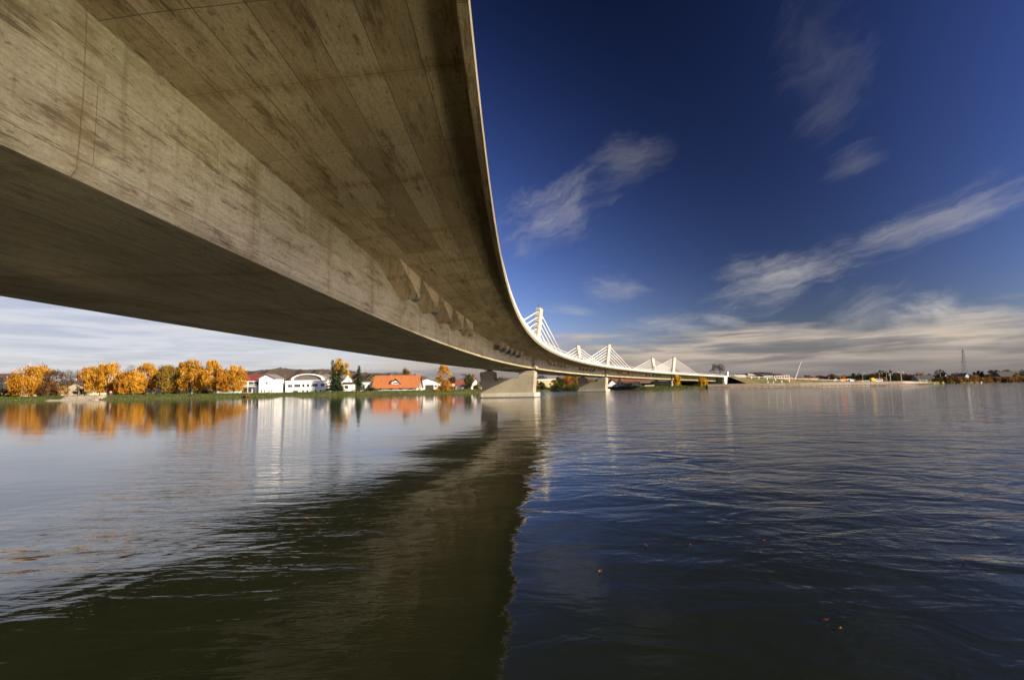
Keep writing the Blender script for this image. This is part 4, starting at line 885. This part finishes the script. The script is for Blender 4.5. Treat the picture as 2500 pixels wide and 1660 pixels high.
def truck():
    Y=418; p=W(2129,930,Y); t=thing('box_truck','truck with a bright yellow box body left of the white bus','truck',(p.x,Y,2.0))
    q=MB(); q.box(-1.0,1.3,-1.2,1.2,.7,3.3); q.build('cargo_box',M['paint_yellow'],t)
    q=MB(); q.prism([(1.35,.5),(2.6,.5),(2.6,1.4),(2.3,2.2),(1.35,2.2)],-1.1,1.1); q.build('cab',M['paint_yellow'],t)
    for x in (-.5,2.0):
        w=MB(); w.tube((x,-1.22,.45),(x,-.9,.45),.45,.45,12); w.build('wheel',M['tyre'],t)
    Y=420; p=W(2142.5,931,Y); t=thing('white_bus','white bus parked right of the yellow truck','bus',(p.x,Y,2.0))
    q=MB(); q.prism([(-3.6,.4),(3.6,.4),(3.6,1.6),(3.2,2.5),(-3.6,2.6)],-1.1,1.1); q.build('body',M['paint_white'],t)
    q=MB(); q.box(-3.2,3.0,-1.12,-1.0,1.5,2.2); q.build('window',M['glass'],t)
    for x in (-2.3,2.3):
        w=MB(); w.tube((x,-1.12,.42),(x,-.8,.42),.42,.42,12); w.build('wheel',M['tyre'],t)
truck()
def lamp(px,ytop,Y,m,label,arms=1,r=.09,yb=930):
    p=W(px,yb,Y); t=thing('street_lamp',label,'street lamp',(p.x,Y,1.7)); h=hz(px,ytop,Y)-1.7
    q=MB(); q.tube((0,0,0),(0,0,h),r*1.3,r,8); q.build('pole',M[m],t)
    for d in ((1,) if arms==1 else (-1,1)):
        q=MB(); q.tube((0,0,h-.05),(d*1.6,0,h+.25),.05,.04,6); q.build('arm',M[m],t)
        q=MB(); q.prism([(d*1.5-.45,h+.2),(d*1.5+.45,h+.2),(d*1.5+.35,h+.36),(d*1.5-.35,h+.36)],-.16,.16); q.build('lamp_head',M['steel'],t)
lamp(2107,912,415,'steel','thin grey street lamp left of the yellow truck')
lamp(2148,910,415,'steel','tall grey street lamp right of the white bus')
lamp(2165,909,412,'steel','grey street lamp with two arms left of the tan pole',2)
lamp(2174,911,300,'tan','thick tan pole standing at the edge of the concrete bank',1,.16)
lamp(2200.5,909.5,300,'tan','pale pole with a two armed lamp at the right end of the piles',2,.15)
lamp(2244,911,420,'steel','grey street lamp in front of the orange brown tree')
lamp(2297,908,425,'steel','grey street lamp beside the first reeds',2)
lamp(2052,914,425,'steel','slim street lamp above the row of parked vehicles',2)
# dark wood behind the approach road
TR=[(1995,925,500,26,'russet','round','small brown tree right of the rusty red roof'),(2010,923,505,24,'darkgreen','round','low dark tree behind the orange roofed house'),(2058,918,500,12,'amber','bush','small orange tree above the vehicle row'),
 (2083,911,510,15,'darkgreen','cone','pointed dark conifer above the right end of the vehicle row'),(2070,919,512,30,'darkgreen','round','dark leafy tree behind the small orange tree'),(2100,914,515,26,'darkgreen','round','dark round tree left of the thin street lamp'),(2113,916,520,22,'darkgreen','round','low dark tree behind the thin street lamp'),
 (2124,912,525,14,'russet','cone','brown pointed tree above the yellow truck'),(2137,914,525,26,'russet','round','dark brown tree above the white bus'),(2150,904,530,20,'darkgreen','round','tall dark pine with a round head above the bus'),(2162,907,530,18,'darkgreen','round','dark pine right of the tall round headed pine'),
 (2176,906,528,24,'darkgreen','round','broad dark tree behind the tan pole'),(2156,921,470,16,'olivegold','bush','olive bush right of the white bus'),(2192,911,532,20,'russet','round','dark brown tree left of the pale two armed pole'),(2181,921,480,24,'darkgreen','bush','dark bush behind the tan pole'),
 (2221,916,520,24,'russet','round','grey brown tree right of the pale two armed pole'),(2246,910,515,28,'reedtan','bush','broad orange brown tree left of the dark roofed houses'),(2232,920,500,16,'russet','bush','wine red shrub in front of the orange brown tree'),
 (2292,903,520,24,'darkgreen','round','tall dark green tree above the first reeds'),(2302,906,525,18,'greenleaf','round','yellow green tree right of the tall dark tree at the reeds'),(2382,917,520,18,'amber','bush','rust red tree right of the lattice mast'),
 (2378,907,540,11,'darkgreen','cone','first of three pointed conifers right of the lattice mast'),(2388,904,545,13,'darkgreen','cone','middle and tallest of three pointed conifers right of the lattice mast'),(2397,906,545,12,'darkgreen','cone','last of three pointed conifers right of the lattice mast'),
 (2419,903,540,18,'darkgreen','round','dark round tree, left one of the pair right of the conifers'),(2433,904,540,20,'darkgreen','round','dark round tree, right one of the pair right of the conifers'),(2412,917,520,16,'russet','bush','brown bush in front of the dark tree pair'),
 (2459,903,545,30,'russet','round','bare looking brown tree near the right edge'),(2478,907,540,34,'darkgreen','round','wide dark tree mass near the right edge'),(2481,913,500,16,'olivegold','bush','olive yellow bush in front of the wide dark tree near the right edge'),(2499,903,545,26,'darkgreen','round','dark tree cut by the right edge of the frame'),
 (2342,917,520,20,'darkgreen','bush','low dark bush left of the lattice mast foot')]
for px,y,Y,w,lf,kd,lab in TR: tree('far_tree',lab,px,y,Y,w,lf,kind=kd,n=900,low=.04,base=1.8,size=.7)
bare('bare_tree','rounded leafless tree between the grey roof and the lattice mast',2333,909,530,24,None,4,base=1.8)
bare('bare_tree','leafless tree left of the round headed dark pine',2136,907,545,22,None,4,base=1.8)
building('shore_house','low dark roofed house right of the orange brown tree',2242,2263,470,9,hz(2252,926,470),hz(2252,917,470),'wall_grey','roof_dark','gable_side',z0=1.6,wins=((.2,.4,.3,.7),(.6,.8,.3,.7)))
building('shore_house','broad dark gabled house left of the first reeds',2262,2287,475,9,hz(2275,926,475),hz(2275,915.5,475),'wall_dark','roof_dark','gable_side',z0=1.6,wins=((.2,.4,.3,.7),(.6,.8,.3,.7)))
building('shore_house','house with a grey gable above the first reeds',2305,2319,480,9,hz(2312,921,480),hz(2312,913,480),'wall_bluish','roof_dark','gable_front',z0=1.6,wins=((.3,.45,.4,.7),(.55,.7,.4,.7)))
building('shore_house','bluish grey house right beside the foot of the lattice mast',2357,2371,490,9,hz(2364,920,490),hz(2364,911,490),'wall_bluish','roof_grey','gable_front',z0=1.6,wins=((.3,.45,.4,.7),))
building('shore_house','long brown roof among the trees near the right edge',2446,2488,520,9,hz(2466,918,520),hz(2466,907.5,520),'wall_dark','roof_dark','gable_side',z0=1.6,wins=((.2,.3,.3,.7),(.6,.7,.3,.7)))
for i,px in enumerate((2248,2254,2260)):
    car('parked_car','%s of three small white cars below the dark roofed house'%('left','middle','right')[i],px,462,1.9,'paint_white','car',0,'car',3.6,'white cars by the dark house')
for i,px in enumerate((2288,2295)):
    car('parked_car',('silver car left of the first reeds','white car at the edge of the first reeds')[i],px,436,1.9,('paint_silver','paint_white')[i],'car',0,'car',3.8)
# reed beds
RD=[(2288,924,433,20,'reedbrown','short brown reeds where the concrete bank runs out'),(2302,921,433,22,'reedbrown','brown reed clump just before the darkest one'),(2316,919,433,32,'reedbrown','darkest reed clump, first at the end of the concrete bank'),(2338,921,434,22,'reedtan','tan reed clump right of the darkest one'),(2354,922,434,22,'reedtan','low feathery reed clump under the lattice mast'),(2374,920,435,26,'reedtan','bright tan reed clump right of the lattice mast'),(2388,922,436,20,'reedtan','second bright reed clump above the white float'),
 (2404,923,436,24,'reedtan','low reed clump right of the white float'),(2416,922,437,18,'reedbrown','brown reed clump left of the pale rounded one'),(2430,921,437,22,'reedtan','pale rounded reed clump below the pair of dark trees'),(2447,922,438,20,'reedbrown','dull brown reed clump in a dip of the reed bed'),(2463,921,438,24,'reedtan','tan reed clump below the brown tree near the right edge'),(2482,921,438,18,'reedbrown','dark gap clump near the right edge'),(2498,919,439,24,'reedtan','tall tan reed clump at the right edge of the frame'),(2520,919,439,26,'reedtan','tan reed clump just past the right edge')]
for px,y,Y,w,lf,lab in RD: tree('reed_clump',lab,px,y,float(np.interp(px,[a for a,b in SH],[b for a,b in SH]))+1.5,w,lf,kind='upright',n=1100,cat='reeds',low=0,base=.1,size=.5,group='reed bed on the right shore')
def grass_edge():
    "uneven fringe of rank grass along the banks"
    n=9000; sel=[i for i,q in enumerate(SQ) if -80<q<1720]; i=rng.choice(sel,n); p=SP[i]+rng.normal(0,.9,(n,2)); nr=np.linalg.norm(p,axis=1,keepdims=True); d=rng.uniform(.3,7.5,n); q=p*(1+d[:,None]/nr)
    z=np.interp(d,[0,1.2,3.5,6,8],[.0,.35,.95,1.5,1.65]); C=np.column_stack([q,z+.12]); V,Fq=quads(C,.42,.5,1.0)
    o=mesh('bank_grass',V,Fq,M['grassblade'],att=np.clip(rng.normal(.4,.25,n)+(d<1.5)*.35,0,1)); o['kind']='stuff'; o['label']='rank green grass fringing the river bank'
grass_edge()
def far_wood():
    "unbroken dark woods and gardens behind the houses, too far to tell trees apart"
    P=[];n=7000
    for a,b_,y0,Y0,k in ((1960,2215,918,600,1),(2215,2560,915,610,1),(1100,1300,930,420,.6),(1180,1470,927,400,1),(-100,620,925,420,1.2),(670,960,928,420,.6)):
        m_=int(n*.28*k); px=rng.uniform(a,b_,m_); Yd=Y0+rng.uniform(0,60,m_); top=y0+2.2*np.sin(px*.21)+2*np.sin(px*.07+1)+rng.normal(0,.8,m_)
        x=(px-1250)/F*Yd; zt=np.array([W(u,v,w_).z for u,v,w_ in zip(px,top,Yd)]); z=2+(zt-2)*rng.uniform(0,1,m_)**.6
        P.append(np.column_stack([x,Yd,z]))
    P=np.concatenate(P); V,Fq=quads(P,2.2,None,1.1); cl=.5+.4*np.sin(P[:,0]*.11+P[:,1]*.05)+rng.normal(0,.2,len(P))
    o=mesh('far_wood',V,Fq,M['farleaf'],att=np.clip(cl,0,1)); o['kind']='stuff'; o['label']='distant dark belt of trees behind the houses'
leaves('farleaf',((.02,.026,.016),(.045,.04,.025),(.11,.07,.035)),.1)
far_wood()
def lattice_mast():
    Y=600; a=W(2357,919,Y); h=hz(2353,851.5,Y)-2; t=thing('power_mast','tall dark steel lattice power mast above the reeds on the right shore','mast',(a.x,Y,2))
    wz=lambda z: 2.6*(1-z/h)**1.0*.9+.35
    q=MB(); lv=[h*f for f in (0,.13,.25,.36,.46,.55,.63,.70,.77,.83,.89,.94,.97)]
    for z0,z1 in zip(lv,lv[1:]):
        w0,w1=wz(z0),wz(z1)
        for sx,sy in ((-1,-1),(1,-1),(1,1),(-1,1)):
            q.tube((sx*w0,sy*w0,z0),(sx*w1,sy*w1,z1),.17,.16,4,cap=False)
            q.tube((sx*w0,sy*w0,z0),(-sy*w1,sx*w1,z1),.09,k=4,cap=False); q.tube((sx*w1,sy*w1,z1),(-sy*w0,sx*w0,z0),.09,k=4,cap=False); q.tube((sx*w1,sy*w1,z1),(-sy*w1,sx*w1,z1),.07,k=4,cap=False)
    q.tube((0,0,h*.955),(0,0,h),.3,.12,5); q.build('tower',M['dsteel'],t)
    for f,ar in ((.60,3.2),(.735,4.3),(.895,2.8)):
        q=MB(); z=h*f; w=wz(z)
        for s in (-1,1):
            q.tube((s*w,-w,z),(s*ar,0,z),.11,k=4); q.tube((s*w,w,z),(s*ar,0,z),.11,k=4); q.tube((s*w,0,z+1.3),(s*ar,0,z),.10,k=4)
        q.build('cross_arm',M['dsteel'],t)
        for s in (-1,1):
            q=MB(); 
            for j in range(4): q.tube((s*ar,0,z-.35*j-.05),(s*ar,0,z-.35*j-.3),.14,.10,6)
            q.build('insulator',M['dsteel'],t)
lattice_mast()
tree('dry_grass','dry straw coloured grass tuft at the waterline below the red roofed building',604,962,214,12,'reedtan',kind='upright',n=300,cat='grass tuft',low=0,base=.1,size=.3)
def floats():
    p=onwater(2395,935.5); p=W(2395,934,405); t=thing('mooring_buoy','small white float with a pole on the water in front of the reeds','buoy',(p.x,405,0))
    q=MB(); q.tube((0,0,-.2),(0,0,.7),.55,.45,12); q.tube((0,0,.7),(0,0,.95),.45,.15,12); q.build('body',M['white'],t); q=MB(); q.tube((0,0,.95),(0,0,1.7),.06,k=6); q.build('pole',M['white'],t)
    lab=['pale floating leaf left of centre on the dark water right of the bridge reflection','small round orange leaf floating alone nearest the bridge reflection','brownish floating leaf right of the pale one','orange brown leaf floating beside a pale ripple','thin brown leaf floating low near the bottom right','faint yellow leaf drifting just below the thin brown leaf','reddish leaf floating far right on the dark water','tiny brown leaf floating just below the orange brown one','dull orange leaf floating under the bridge on the left']
    for i,(px,py,s) in enumerate(((1576.5,1334,.030),(1465,1398,.026),(1686.6,1334,.022),(1866.5,1322,.026),(2016,1518,.020),(2054,1540,.018),(2351,1373,.022),(1856,1350,.018),(751,1267,.034))):
        p=onwater(px,py); a=rng.uniform(0,6.28); ca,sa=math.cos(a),math.sin(a); o_=[(1.5,0,.012),(.6,.62,.016),(.1,.4,.008),(-.5,.75,.02),(-.9,.2,.012),(-1.5,.05,.02),(-.9,-.25,.012),(-.4,-.7,.018),(.1,-.4,.008),(.7,-.6,.02)]
        s*=.62; V=[(s*1.25*(x*ca-y*sa),s*1.25*(x*sa+y*ca),z+.006) for x,y,z in o_]; V+=[(x,y,z+.002) for x,y,z in V]; n=len(o_)
        Fs=[tuple(range(n-1,-1,-1)),tuple(range(n,2*n))]+[(k,(k+1)%n,(k+1)%n+n,k+n) for k in range(n)]
        tag(mesh('fallen_leaf',V,Fs,M['orangeleaf'],att=[(.2,.9,.3,.5,.4,1,.1,.2,.5)[i]]*len(Fs),loc=(p.x,p.y,0)),lab[i],'leaf','leaves floating on the river')
floats()
